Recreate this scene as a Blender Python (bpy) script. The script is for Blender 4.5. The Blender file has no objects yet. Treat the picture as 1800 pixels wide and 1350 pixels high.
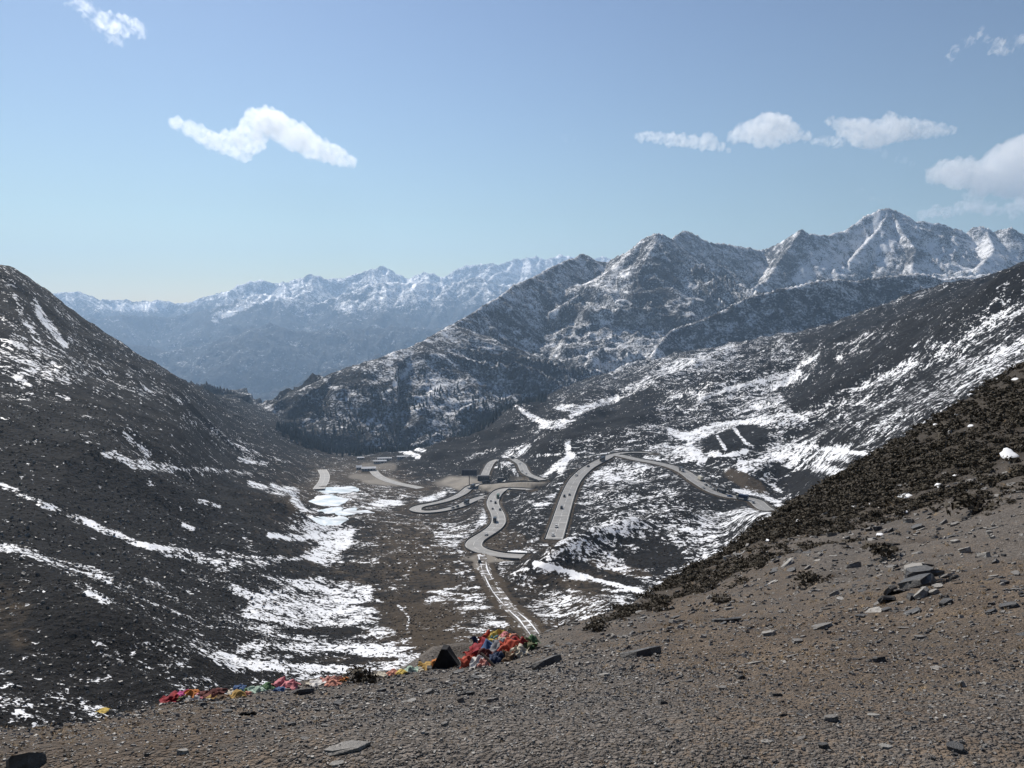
import bpy, math, random
import numpy as np
from mathutils import Vector, Matrix, Euler

# ------------------------------------------------------------------ camera, sky, sun, exposure
SC = bpy.context.scene
COL = SC.collection
PW, PH, FPX = 1800.0, 1350.0, 1352.0
HOR = 580.0                                   # picture row of the true horizon
PITCH = math.atan((PH / 2 - HOR) / FPX)       # camera looks slightly down
cam_d = bpy.data.cameras.new('camera')
cam = bpy.data.objects.new('camera', cam_d); COL.objects.link(cam)
cam_d.sensor_width = 36.0
cam_d.lens = 36.0 * FPX / PW
cam_d.clip_start = 0.1
cam_d.clip_end = 120000.0
cam.location = (0, 0, 0)
cam.rotation_euler = (math.pi / 2 - PITCH, 0, 0)
SC.camera = cam

SUN_AZ, SUN_EL = math.radians(-28.0), math.radians(42.0)    # azimuth from +Y, negative = left
world = bpy.data.worlds.new('World'); SC.world = world; world.use_nodes = True
nt = world.node_tree; nt.nodes.clear()
sky = nt.nodes.new('ShaderNodeTexSky'); sky.sky_type = 'NISHITA'
sky.sun_disc = False
sky.sun_elevation = SUN_EL
sky.sun_rotation = SUN_AZ
sky.altitude = 2000.0
sky.air_density = 2.0
sky.dust_density = 1.0
sky.ozone_density = 2.2
hsv = nt.nodes.new('ShaderNodeHueSaturation'); hsv.inputs['Hue'].default_value = 0.508; hsv.inputs['Saturation'].default_value = 0.84
bg = nt.nodes.new('ShaderNodeBackground'); bg.inputs['Strength'].default_value = 0.05
wo = nt.nodes.new('ShaderNodeOutputWorld')
pre = nt.nodes.new('ShaderNodeVectorMath'); pre.operation = 'SCALE'; pre.inputs['Scale'].default_value = 0.45
gm = nt.nodes.new('ShaderNodeGamma'); gm.inputs[1].default_value = 1.8        # deeper zenith, paler horizon
nt.links.new(sky.outputs[0], pre.inputs[0]); nt.links.new(pre.outputs[0], gm.inputs[0]); nt.links.new(gm.outputs[0], hsv.inputs['Color'])
nt.links.new(hsv.outputs[0], bg.inputs[0]); nt.links.new(bg.outputs[0], wo.inputs[0])
sun_d = bpy.data.lights.new('sun', 'SUN'); sun_d.energy = 4.8; sun_d.angle = math.radians(0.53)
sun_d.color = (1.0, 0.94, 0.86)
sun = bpy.data.objects.new('sun', sun_d); COL.objects.link(sun)
sdir = Vector((math.sin(SUN_AZ) * math.cos(SUN_EL), math.cos(SUN_AZ) * math.cos(SUN_EL), math.sin(SUN_EL)))
sun.rotation_euler = sdir.to_track_quat('Z', 'Y').to_euler()
sun.location = sdir * 300
vs = SC.view_settings
vs.view_transform = 'Standard'; vs.look = 'None'; vs.gamma = 1.0; vs.exposure = 0.28; vs.use_curve_mapping = False
cy = SC.cycles
cy.use_denoising = True
cy.max_bounces = 12; cy.diffuse_bounces = 2; cy.glossy_bounces = 1; cy.transmission_bounces = 2
cy.volume_bounces = 9; cy.transparent_max_bounces = 8
cy.volume_max_steps = 128
HAZE_DENSITY = 6.4e-5

rng = np.random.default_rng(7)
random.seed(7)

# ------------------------------------------------------------------ picture geometry helpers
CP, SP = math.cos(PITCH), math.sin(PITCH)
def ray(px, py):
    u = (np.asarray(px, float) - PW / 2) / FPX; v = (PH / 2 - np.asarray(py, float)) / FPX
    return u, CP + v * SP, -SP + v * CP
def az_tan(px, py):
    dx, dy, dz = ray(px, py)
    return np.arctan2(dx, dy), dz / np.hypot(dx, dy)
def project(x, y, z):
    f = y * CP - z * SP; up = y * SP + z * CP
    f = np.maximum(f, 1e-3)
    return PW / 2 + FPX * x / f, PH / 2 - FPX * up / f

# ------------------------------------------------------------------ noise
_perm = np.random.default_rng(11).permutation(1024).astype(np.int64)
_ga = np.random.default_rng(12).random(1024) * 2 * np.pi
_gx, _gy = np.cos(_ga), np.sin(_ga)
def perlin(x, y, seed=0):
    x = np.asarray(x, float); y = np.asarray(y, float)
    xi = np.floor(x).astype(np.int64); yi = np.floor(y).astype(np.int64)
    xf = x - xi; yf = y - yi
    u = xf * xf * xf * (xf * (xf * 6 - 15) + 10); v = yf * yf * yf * (yf * (yf * 6 - 15) + 10)
    def g(ix, iy, fx, fy):
        h = _perm[(_perm[(ix + seed * 17) & 1023] + iy) & 1023]
        return _gx[h] * fx + _gy[h] * fy
    n00 = g(xi, yi, xf, yf); n10 = g(xi + 1, yi, xf - 1, yf)
    n01 = g(xi, yi + 1, xf, yf - 1); n11 = g(xi + 1, yi + 1, xf - 1, yf - 1)
    a = n00 + u * (n10 - n00); b = n01 + u * (n11 - n01)
    return (a + v * (b - a)) * 1.5
def fbm(x, y, oct=4, seed=0, gain=0.5, lac=2.03):
    s = 0; a = 1.0; t = 0
    for i in range(oct):
        s = s + a * perlin(x, y, seed + i * 3); t += a
        a *= gain; x = x * lac + 3.1; y = y * lac - 1.7
    return s / t
def ridged(x, y, oct=4, seed=0, gain=0.5):
    s = 0; a = 1.0; t = 0
    for i in range(oct):
        n = 1 - np.abs(perlin(x, y, seed + i * 5)) * 1.3
        s = s + a * n * n; t += a
        a *= gain; x = x * 2.1 + 5.2; y = y * 2.1 + 1.3
    return s / t
def sstep(a, b, x):
    t = np.clip((x - a) / (b - a), 0, 1); return t * t * (3 - 2 * t)

def pchip_slopes(x, y):
    h = np.diff(x, axis=-1); d = np.diff(y, axis=-1) / h
    m = np.zeros_like(y)
    w1 = 2 * h[..., 1:] + h[..., :-1]; w2 = h[..., 1:] + 2 * h[..., :-1]
    d0, d1 = d[..., :-1], d[..., 1:]
    ok = d0 * d1 > 0
    with np.errstate(divide='ignore', invalid='ignore'):
        hm = (w1 + w2) / (w1 / d0 + w2 / d1)
    m[..., 1:-1] = np.where(ok, hm, 0)
    m[..., 0] = d[..., 0]; m[..., -1] = d[..., -1]
    return m
def pchip1(x, y, q):
    x = np.asarray(x, float); y = np.asarray(y, float); m = pchip_slopes(x, y)
    q = np.clip(q, x[0], x[-1])
    i = np.clip(np.searchsorted(x, q) - 1, 0, len(x) - 2)
    h = x[i + 1] - x[i]; t = (q - x[i]) / h
    return ((2*t**3-3*t**2+1)*y[i] + (t**3-2*t**2+t)*h*m[i] + (-2*t**3+3*t**2)*y[i+1] + (t**3-t**2)*h*m[i+1])

class Polar:
    """a heightfield over azimuth x log(range): fine near the viewer, coarse far away"""
    def __init__(s, az0, az1, nc, r0, r1, nr):
        s.az = np.linspace(math.radians(az0), math.radians(az1), nc)
        s.lr = np.linspace(math.log(r0), math.log(r1), nr)
        s.r = np.exp(s.lr); s.nc, s.nr = nc, nr
        s.A, s.R = np.meshgrid(s.az, s.r)          # (nr, nc)
        s.X = s.R * np.sin(s.A); s.Y = s.R * np.cos(s.A)
        s.Z = np.zeros_like(s.X)
    def loft(s, curves):
        """curves: list of lists of (azimuth, range, z), near to far"""
        K = len(curves)
        kr = np.zeros((s.nc, K)); kz = np.zeros((s.nc, K))
        for k, c in enumerate(curves):
            c = sorted(c)
            a = [p[0] for p in c]
            kr[:, k] = np.exp(pchip1(a, [math.log(p[1]) for p in c], s.az))
            kz[:, k] = pchip1(a, [p[2] for p in c], s.az)
        for k in range(1, K):
            kr[:, k] = np.maximum(kr[:, k], kr[:, k-1] * 1.02)
        m = pchip_slopes(kr, kz)
        for j in range(s.nc):
            x = kr[j]; q = np.clip(s.r, x[0], x[-1])
            i = np.clip(np.searchsorted(x, q) - 1, 0, K - 2)
            h = x[i+1] - x[i]; t = (q - x[i]) / h
            s.Z[:, j] = ((2*t**3-3*t**2+1)*kz[j, i] + (t**3-2*t**2+t)*h*m[j, i]
                         + (-2*t**3+3*t**2)*kz[j, i+1] + (t**3-t**2)*h*m[j, i+1])
    def sample(s, F, x, y):
        x = np.asarray(x, float); y = np.asarray(y, float)
        a = np.arctan2(x, y); l = np.log(np.maximum(np.hypot(x, y), 1e-3))
        c = np.clip((a - s.az[0]) / (s.az[1] - s.az[0]), 0, s.nc - 1.001)
        r = np.clip((l - s.lr[0]) / (s.lr[1] - s.lr[0]), 0, s.nr - 1.001)
        ci = c.astype(int); ri = r.astype(int); cf = c - ci; rf = r - ri
        return ((F[ri, ci]*(1-cf) + F[ri, ci+1]*cf)*(1-rf) + (F[ri+1, ci]*(1-cf) + F[ri+1, ci+1]*cf)*rf)
    def z(s, x, y): return s.sample(s.Z, x, y)
    def hit(s, px, py, rmin=0.0):
        """first point of the surface on the ray through a picture point"""
        a, t = az_tan(px, py); a = float(a); t = float(t)
        r = np.exp(np.linspace(s.lr[0], s.lr[-1], s.nr * 3))
        r = r[r > rmin]
        zz = s.z(r * math.sin(a), r * math.cos(a))
        d = zz - r * t
        w = np.where(d >= 0)[0]
        if len(w) == 0:
            i = int(np.argmax(d)); rr = r[i]
        else:
            i = int(w[0]); rr = r[i]
            if i > 0:
                f = -d[i-1] / (d[i] - d[i-1] + 1e-9); rr = r[i-1] + f * (r[i] - r[i-1])
        return Vector((rr * math.sin(a), rr * math.cos(a), rr * t))
    def normal(s, x, y, e=0.25):
        zx = (s.z(x + e, y) - s.z(x - e, y)) / (2 * e); zy = (s.z(x, y + e) - s.z(x, y - e)) / (2 * e)
        return Vector((-float(zx), -float(zy), 1)).normalized()
    def mesh(s, name, attrs, skip=None):
        nv = s.nr * s.nc
        co = np.stack([s.X, s.Y, s.Z], -1).reshape(-1, 3)
        i = np.arange(nv).reshape(s.nr, s.nc)
        q = np.stack([i[:-1, :-1], i[:-1, 1:], i[1:, 1:], i[1:, :-1]], -1).reshape(-1, 4)
        q = q[:, ::-1]
        if skip is not None: q = q[~skip]
        me = np_mesh(name, co, q)
        for k, v in attrs.items():
            at = me.attributes.new(k, 'FLOAT', 'POINT')
            at.data.foreach_set('value', np.ascontiguousarray(v, dtype=np.float32).reshape(-1))
        me.shade_smooth()
        return me

def np_mesh(name, co, faces):
    me = bpy.data.meshes.new(name)
    co = np.asarray(co, dtype=np.float32); faces = np.asarray(faces, dtype=np.int32)
    n = faces.shape[1]
    me.vertices.add(len(co)); me.vertices.foreach_set('co', co.reshape(-1))
    me.loops.add(faces.size); me.loops.foreach_set('vertex_index', faces.reshape(-1))
    me.polygons.add(len(faces))
    me.polygons.foreach_set('loop_start', np.arange(0, faces.size, n, dtype=np.int32))
    try: me.polygons.foreach_set('loop_total', np.full(len(faces), n, dtype=np.int32))
    except Exception: pass
    me.update(calc_edges=True); me.validate(); me.shade_flat()
    return me

def link(name, me, mat=None, parent=None, **props):
    o = bpy.data.objects.new(name, me); COL.objects.link(o)
    if mat is not None and me is not None and len(me.materials) == 0: me.materials.append(mat)
    if parent is not None: o.parent = parent
    for k, v in props.items(): o[k] = v
    return o
def thing(name, label, cat, loc, rot=(0, 0, 0), group=None, scale=1.0):
    o = bpy.data.objects.new(name, None); COL.objects.link(o)
    o.empty_display_size = 0.1
    o.location = loc; o.rotation_euler = rot; o.scale = (scale,) * 3
    o['label'] = label; o['category'] = cat
    if group: o['group'] = group
    return o

# ------------------------------------------------------------------ material helpers
class NB:
    def __init__(s, name, vol=False):
        s.m = bpy.data.materials.new(name); s.m.use_nodes = True
        s.t = s.m.node_tree; s.t.nodes.clear(); s.L = s.t.links
        s.out = s.t.nodes.new('ShaderNodeOutputMaterial')
    def n(s, typ, **kw):
        x = s.t.nodes.new(typ)
        for k, v in kw.items(): setattr(x, k, v)
        return x
    def set(s, sock, v):
        if hasattr(v, 'is_output') or isinstance(v, bpy.types.NodeSocket): s.L.new(v, sock)
        else: sock.default_value = v
    def math(s, op, a, b=None, clamp=False):
        x = s.n('ShaderNodeMath', operation=op); x.use_clamp = clamp
        s.set(x.inputs[0], a)
        if b is not None: s.set(x.inputs[1], b)
        return x.outputs[0]
    def attr(s, name):
        x = s.n('ShaderNodeAttribute'); x.attribute_name = name; return x.outputs['Fac']
    def pos(s): return s.n('ShaderNodeNewGeometry').outputs['Position']
    def objco(s): return s.n('ShaderNodeTexCoord').outputs['Object']
    def mapping(s, vec, scale=(1, 1, 1), rot=(0, 0, 0)):
        x = s.n('ShaderNodeMapping'); s.set(x.inputs['Vector'], vec)
        x.inputs['Scale'].default_value = scale; x.inputs['Rotation'].default_value = rot
        return x.outputs[0]
    def noise(s, vec, scale, detail=4, rough=0.55, dist=0.0, dim='3D'):
        x = s.n('ShaderNodeTexNoise'); x.noise_dimensions = dim
        s.set(x.inputs['Vector'], vec); x.inputs['Scale'].default_value = scale
        x.inputs['Detail'].default_value = detail; x.inputs['Roughness'].default_value = rough
        x.inputs['Distortion'].default_value = dist
        return x.outputs['Fac']
    def voronoi(s, vec, scale, feature='F1', out='Distance'):
        x = s.n('ShaderNodeTexVoronoi', feature=feature); s.set(x.inputs['Vector'], vec)
        x.inputs['Scale'].default_value = scale
        return x.outputs[out]
    def remap(s, v, a, b, c=0.0, d=1.0, smooth=True):
        x = s.n('ShaderNodeMapRange'); x.interpolation_type = 'SMOOTHSTEP' if smooth else 'LINEAR'
        s.set(x.inputs['Value'], v); s.set(x.inputs['From Min'], a); s.set(x.inputs['From Max'], b)
        x.inputs['To Min'].default_value = c; x.inputs['To Max'].default_value = d
        return x.outputs[0]
    def mix(s, f, a, b):
        x = s.n('ShaderNodeMix', data_type='RGBA'); s.set(x.inputs['Factor'], f)
        s.set(x.inputs[6], a if not isinstance(a, tuple) else (*a, 1)); s.set(x.inputs[7], b if not isinstance(b, tuple) else (*b, 1))
        return x.outputs[2]
    def ramp(s, v, stops):
        x = s.n('ShaderNodeValToRGB'); s.set(x.inputs[0], v); e = x.color_ramp.elements
        while len(e) < len(stops): e.new(0.5)
        for q, (p, c) in zip(e, stops): q.position = p; q.color = (*c, 1)
        return x.outputs[0]
    def bump(s, h, strength=0.5, dist=1.0, normal=None):
        x = s.n('ShaderNodeBump'); s.set(x.inputs['Height'], h)
        s.set(x.inputs['Strength'], strength); x.inputs['Distance'].default_value = dist
        if normal is not None: s.L.new(normal, x.inputs['Normal'])
        return x.outputs[0]
    def bsdf(s, color, rough=0.8, normal=None, spec=0.3, metal=0.0, **kw):
        x = s.n('ShaderNodeBsdfPrincipled')
        s.set(x.inputs['Base Color'], color if not isinstance(color, tuple) else (*color, 1))
        s.set(x.inputs['Roughness'], rough); s.set(x.inputs['Specular IOR Level'], spec); s.set(x.inputs['Metallic'], metal)
        if normal is not None: s.L.new(normal, x.inputs['Normal'])
        for k, v in kw.items(): s.set(x.inputs[k], v)
        s.L.new(x.outputs[0], s.out.inputs['Surface'])
        return s.m

def simple_mat(name, color, rough=0.6, var=0.25, scale=3.0, spec=0.4, metal=0.0, bump=0.0):
    b = NB(name); p = b.objco()
    n = b.noise(p, scale, 4, 0.6)
    lo = tuple(c * (1 - var) for c in color); hi = tuple(min(1, c * (1 + var)) for c in color)
    c = b.mix(b.remap(n, 0.3, 0.7), lo, hi)
    nm = b.bump(n, bump, 0.05) if bump else None
    return b.bsdf(c, rough, nm, spec, metal)

# ------------------------------------------------------------------ terrain: shared painting helpers
def P3(px, py, r):
    a, t = az_tan(px, py); return (float(a), float(r), float(r * t))
def PZ(px, r, z):
    a, t = az_tan(px, HOR); return (float(a), float(r), float(z))
def seg_dist(X, Y, pts, asp=1.0):
    """distance to a polyline, and the fraction along it"""
    best = np.full(X.shape, 1e9); par = np.zeros(X.shape)
    n = len(pts) - 1
    for i in range(n):
        x0, y0 = pts[i]; x1, y1 = pts[i+1]
        dx, dy = x1 - x0, (y1 - y0) * asp
        L = dx*dx + dy*dy + 1e-9
        t = np.clip(((X - x0)*dx + (Y - y0)*asp*dy) / L, 0, 1)
        d = np.hypot(X - x0 - t*dx, (Y - y0)*asp - t*dy)
        m = d < best; best = np.where(m, d, best); par = np.where(m, (i + t) / n, par)
    return best, par
def paint_line(F, U, V, pts, width, val, feather=0.8, asp=1.0):
    """lay a band of cover along a line on the ground"""
    xs = [p[0] for p in pts]; ys = [p[1] for p in pts]; w = width * (1 + feather) + 3
    m = (U > min(xs)-w) & (U < max(xs)+w) & (V > min(ys)-w) & (V < max(ys)+w)
    if not m.any(): return
    d, t = seg_dist(U[m], V[m], pts, asp)
    wob = 1 + 0.45 * perlin(U[m] * 0.045, V[m] * 0.06, 5)
    k = 1 - sstep(width * 0.5 * wob, width * 0.5 * wob * (1 + feather) + 1.5, d)
    F[m] = F[m] + (val - F[m]) * k
def paint_ell(F, U, V, cx, cy, rx, ry, val, ang=0.0, soft=0.5):
    c, s = math.cos(math.radians(ang)), math.sin(math.radians(ang)); w = max(rx, ry) * 1.6
    m = (U > cx-w) & (U < cx+w) & (V > cy-w) & (V < cy+w)
    if not m.any(): return
    u = U[m] - cx; v = V[m] - cy
    a = (u*c + v*s) / rx; b = (-u*s + v*c) / ry
    d = np.hypot(a, b) + 0.22 * perlin(U[m]*0.05, V[m]*0.07, 9)
    k = 1 - sstep(1 - soft*0.5, 1 + soft*0.5, d)
    F[m] = F[m] + (val - F[m]) * k
def idw(U, V, pts, p=3.0, asp=1.6):
    num = np.zeros(U.shape); den = np.zeros(U.shape)
    for x, y, v in pts:
        d2 = (U - x)**2 + ((V - y)*asp)**2 + 300.0
        w = d2 ** (-p / 2); num += w * v; den += w
    return num / den

# ------------------------------------------------------------------ foreground slope (A)
GA = Polar(-44, 44, 520, 0.7, 170.0, 420)
colsA = (-300, 0, 300, 600, 900, 1200, 1500, 1800, 2100)
def curveA(spec): return [P3(px, py, r) for px, py, r in spec]
cA = [
    [PZ(px, 0.6, -1.62) for px in (-500, 300, 900, 1500, 2300)],
    curveA([(-300,1350,3.9),(0,1350,3.3),(450,1350,2.9),(900,1350,2.75),(1350,1350,2.9),(1800,1350,3.3),(2200,1350,3.9)]),
    curveA([(-300,1345,4.0),(0,1320,3.8),(300,1290,4.2),(600,1270,4.3),(900,1240,4.4),(1200,1220,4.6),(1500,1200,4.8),(1800,1180,5.2),(2200,1170,5.8)]),
    curveA([(-300,1335,4.3),(0,1300,4.2),(300,1255,5.6),(600,1225,6.2),(900,1175,7.0),(1200,1130,7.5),(1500,1090,8.0),(1800,1050,8.5),(2200,1010,9.2)]),
    curveA([(-300,1322,4.5),(0,1290,4.4),(300,1240,6.6),(600,1203,7.8),(900,1140,10.5),(1200,1070,13),(1500,1000,15),(1800,940,16),(2200,870,17)]),
    curveA([(-300,1316,4.6),(0,1286,4.6),(300,1234,7.1),(600,1196,8.5),(900,1135,11.8),(1000,1108,14),(1200,1040,22),(1500,920,28),(1800,830,30),(2200,720,32)]),
    curveA([(-300,1312,4.8),(0,1282,4.8),(300,1230,7.5),(450,1212,8.3),(600,1192,9.0),(720,1178,9.6),(800,1170,10.0),(870,1160,11.2),(940,1122,13.5),(1020,1098,16),
            (1100,1068,21),(1200,1015,30),(1300,962,40),(1400,890,48),(1500,824,54),(1600,762,58),(1700,700,62),(1800,640,65),(1950,560,70),(2200,450,75)]),
]
crest = cA[-1]
cA.append([(a, r * 1.35, z - r * 0.35 * 0.62 - 0.15) for a, r, z in crest])
cA.append([(a, max(r * 2.2, 30), z - max(r * 1.2, 22) * 0.72) for a, r, z in crest])
cA.append([(a, 168, -138) for a, r, z in crest])
GA.loft(cA)
dA = np.clip(GA.R / 6, 0.25, 3)
GA.Z += (fbm(GA.X*0.35, GA.Y*0.35, 3, 21) * 0.10 * np.clip(GA.R / 5, 0.3, 2.6)
         + fbm(GA.X*1.6, GA.Y*1.6, 3, 31) * 0.030 * np.clip(GA.R/6, .6, 2.5) + fbm(GA.X*7, GA.Y*7, 3, 41) * 0.010)

# ------------------------------------------------------------------ valley terrain (B)
GB = Polar(-38, 38, 880, 108.0, 2600.0, 720)
cols = (-250, 0, 150, 300, 450, 600, 750, 900, 1050, 1200, 1350, 1500, 1650, 1800, 2050)
kn = [
 [(150,1290),(160,1270),(170,1245),(180,1220),(215,1185),(225,1190),(235,1165),(245,1140),(270,1090),(330,1040),(360,960),(380,880),(400,790),(420,700),(420,600)],
 [(220,1120),(230,1090),(240,1080),(260,1090),(330,1050),(370,1050),(380,1040),(350,1055),(380,1010),(430,970),(480,910),(520,820),(520,740),(540,650),(540,560)],
 [(310,960),(320,950),(340,960),(360,980),(450,950),(530,950),(520,955),(480,970),(500,945),(540,910),(640,880),(650,775),(650,690),(680,600),(680,510)],
 [(420,830),(430,830),(450,840),(500,860),(700,850),(760,880),(740,890),(620,905),(640,880),(690,845),(760,815),(800,730),(820,640),(850,550),(850,460)],
 [(540,690),(560,700),(590,720),(700,740),(1100,780),(1150,830),(1100,832),(860,842),(840,805),(860,785),(960,740),(1000,660),(1020,580),(1100,500),(1080,410)],
 [(680,560),(740,570),(800,620),(950,680),(1500,740),(1420,803),(1350,790),(1150,780),(1150,745),(1150,715),(1250,665),(1350,595),(1280,525),(1400,466),(1350,380)],
 [(900,430),(950,462),(1100,562),(1250,655),(1900,716),(1650,795),(1600,800),(1450,724),(1550,690),(1500,655),(1650,605),(1700,556),(1600,505),(1750,488),(1700,420)],
]
cB = [[PZ(px, 108, z) for px, z in zip(cols, (-76,-76,-76,-77,-78,-78,-78,-78,-78,-78,-78,-76,-74,-72,-70))]]
for row in kn: cB.append([P3(px, py, r) for px, (r, py) in zip(cols, row)])
cB.append([PZ(px, r, z) for px, r, z in zip(cols, (1500,1600,1700,1850,2500,2000,2000,1850,2000,2000,2300,2300,2300,2400,2400),
                                              (-60,-40,-90,-170,-300,-310,-290,-200,-118,-60,-20,20,60,90,100))])
cB.append([PZ(px, 2590, -470) for px in cols])
GB.loft(cB)

def feature(path, h, w, w2=None):
    """a low spur of ground along a line given as picture points on the valley surface"""
    pts = [GB.hit(*p) for p in path]; P = [(p.x, p.y) for p in pts]
    d, t = seg_dist(GB.X, GB.Y, P)
    GB.Z += h * np.exp(-(d / w) ** 2)
feature([(960, 1003), (1010, 985), (1080, 958), (1180, 918)], 11.0, 26.0)
feature([(700, 985), (790, 1000)], 3.0, 18.0)
feature([(150, 800), (330, 880), (500, 905)], 7.0, 34.0)
feature([(420, 870), (505, 895)], 5.0, 22.0)
feature([(40, 1010), (140, 1060), (190, 1120)], 7.0, 18.0)
feature([(905, 745), (800, 790), (720, 828)], 16.0, 70.0)
feature([(1040, 700), (960, 800)], 18.0, 48.0)
feature([(1150, 690), (1080, 770)], 10.0, 45.0)
feature([(1720, 580), (1500, 690), (1390, 740)], 22.0, 48.0)
feature([(1800, 520), (1600, 590), (1420, 640), (1260, 690)], 26.0, 62.0)
feature([(1330, 610), (1240, 640), (1150, 690)], 16.0, 45.0)
feature([(1480, 770), (1400, 800), (1330, 835)], 9.0, 30.0)
feature([(1280, 800), (1370, 760)], 8.0, 30.0)

# roads: centre lines as picture points dropped on the smooth valley surface
ROADS = [
 ('a', 11.5, [(1470,938),(1420,916),(1372,897),(1330,885),(1290,875),(1255,862),(1225,846),(1203,830),(1180,820),(1150,813),(1120,808),(1096,802),(1080,800)]),
 ('b', 12.0, [(1150,796),(1125,794.5),(1100,795.5),(1078,800),(1056,810),(1032,824),(1012,843),(1000,866),(991,893),(981,925),(973,948)]),
 ('c', 11.5, [(928,973.5),(905,976),(873,975),(848,970),(833,962),(834,953),(849,943),(866,931),(876,918),(875,904),(869,893),(866,883),(871,873),(884,865),(900,860.5),(918,858),(935,856)]),
 ('d', 11.0, [(957,841),(940,844),(915,846.5),(871,849),(845,853),(827,860),(810,870),(788,879),(760,886),(738,890),(728,894),(742,897.5),(772,897),(803,891),(828,882.5),(856,873),(872,868)]),
 ('e', 10.0, [(955,842),(940,839.5),(927,835),(920,826),(917,816),(908,809),(893,805.5),(877,807.5),(864,815),(856,826),(851,838),(848,846)]),
 ('f', 7.0, [(846,978),(850,995),(860,1020),(876,1045),(897,1072),(920,1092),(942,1112),(948,1128)]),
 ('g', 13.0, [(566,826),(571,836),(568,848),(560,858)]),
 ('h', 12.0, [(655,826),(664,836),(682,845),(705,851),(742,858)]),
]
def catmull(P, step):
    P = np.array(P); out = []
    Q = np.vstack([2*P[0]-P[1], P, 2*P[-1]-P[-2]])
    for i in range(1, len(Q)-2):
        p0, p1, p2, p3 = Q[i-1], Q[i], Q[i+1], Q[i+2]
        n = max(2, int(np.linalg.norm(p2-p1) / step))
        for t in np.linspace(0, 1, n, endpoint=False):
            out.append(0.5*((2*p1)+(-p0+p2)*t+(2*p0-5*p1+4*p2-p3)*t*t+(-p0+3*p1-3*p2+p3)*t**3))
    out.append(P[-1]); return np.array(out)
def smooth1(a, k):
    n = len(a); k = min(k, max(1, n // 3)); p = np.concatenate([np.full(k, a[0]), a, np.full(k, a[-1])])
    return np.convolve(p, np.ones(2*k+1) / (2*k+1), 'valid')
road_lines = {}
for nm, w, pts in ROADS:
    P = np.array([tuple(GB.hit(*p)) for p in pts])
    L = catmull(P, 3.0)
    k = 3
    L[:, 0] = smooth1(L[:, 0], k); L[:, 1] = smooth1(L[:, 1], k)
    L[:, 2] = smooth1(GB.z(L[:, 0], L[:, 1]), 14)
    road_lines[nm] = (w, L)
for nm, (w, L) in road_lines.items():            # cross-slope cut and fill
    pass

def road_field(X, Y, lines, reach):
    """signed clearance to the nearest road edge, and that road's height"""
    best = np.full(X.shape, 1e9); zz = np.zeros(X.shape)
    for w, L in lines:
        lo = L.min(0) - reach; hi = L.max(0) + reach
        m = (X > lo[0]) & (X < hi[0]) & (Y > lo[1]) & (Y < hi[1])
        if not m.any(): continue
        x = X[m]; y = Y[m]; b = np.full(x.shape, 1e9); zb = np.zeros(x.shape)
        for i in range(0, len(L)-1, 2):
            j = min(i+2, len(L)-1)
            dx, dy = L[j, 0]-L[i, 0], L[j, 1]-L[i, 1]; l2 = dx*dx+dy*dy+1e-9
            t = np.clip(((x-L[i, 0])*dx+(y-L[i, 1])*dy)/l2, 0, 1)
            d = np.hypot(x-L[i, 0]-t*dx, y-L[i, 1]-t*dy) - w/2
            q = d < b; b = np.where(q, d, b); zb = np.where(q, L[i, 2]+t*(L[j, 2]-L[i, 2]), zb)
        B0 = best[m]; q = b < B0
        best[m] = np.where(q, b, B0); Z0 = zz[m]; zz[m] = np.where(q, zb, Z0)
    return best, zz
rd, rz = road_field(GB.X, GB.Y, list(road_lines.values()), 45.0)

U0, V0 = project(GB.X, GB.Y, GB.Z)
# relief of the open slopes: gullies run down the slopes, hummocks and scrub on top
wx = fbm(GB.X*0.006, GB.Y*0.006, 3, 61) * 40; wy = fbm(GB.X*0.006+9, GB.Y*0.006, 3, 67) * 40
far = np.clip(GB.R / 700, 0.25, 2.0)
flat = np.exp(-((U0 - 600) / 130.0) ** 2 - ((V0 - 930) / 190.0) ** 2)       # the boggy valley floor
amp = 1 - 0.9 * flat
amp *= sstep(0, 55, rd + 5)
left_hill = sstep(520, 330, U0) * sstep(1120, 900, V0)
rel = (ridged((GB.X+wx)/150, (GB.Y+wy)/150, 4, 71) - 0.62) * 9.0 * far
rel += fbm((GB.X+wx*.5)/45, (GB.Y+wy*.5)/45, 3, 81) * 3.2 * far
rel += fbm(GB.X/14, GB.Y/14, 3, 91) * 0.9 * np.clip(far, .5, 1.4)
rel += np.abs(perlin(GB.X/4.2, GB.Y/4.2, 95)) * 0.75 * sstep(900, 500, GB.R)
GB.Z += rel * amp
GB.Z += 5.0 * left_hill * (ridged((GB.X*0.8+GB.Y*0.35+wx)/120, (GB.X-GB.Y)/900, 3, 77) - 0.6)
# cut and fill for the roads
k = 1 - sstep(5.0, 30.0, rd)
GB.Z = np.where(rd < 45, GB.Z*(1-k) + (rz - 0.25)*k, GB.Z)
# the knoll that hides the foot of the straight road
_kp = [GB.hit(*q) for q in ((918,1006),(942,992),(968,975),(1000,958),(1050,938),(1110,918))]
_kp = [(q.x*(1-15/q.length), q.y*(1-15/q.length)) for q in _kp]
_kd, _ = seg_dist(GB.X, GB.Y, _kp); GB.Z += 6.5*np.exp(-(_kd/10.0)**2)
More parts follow.
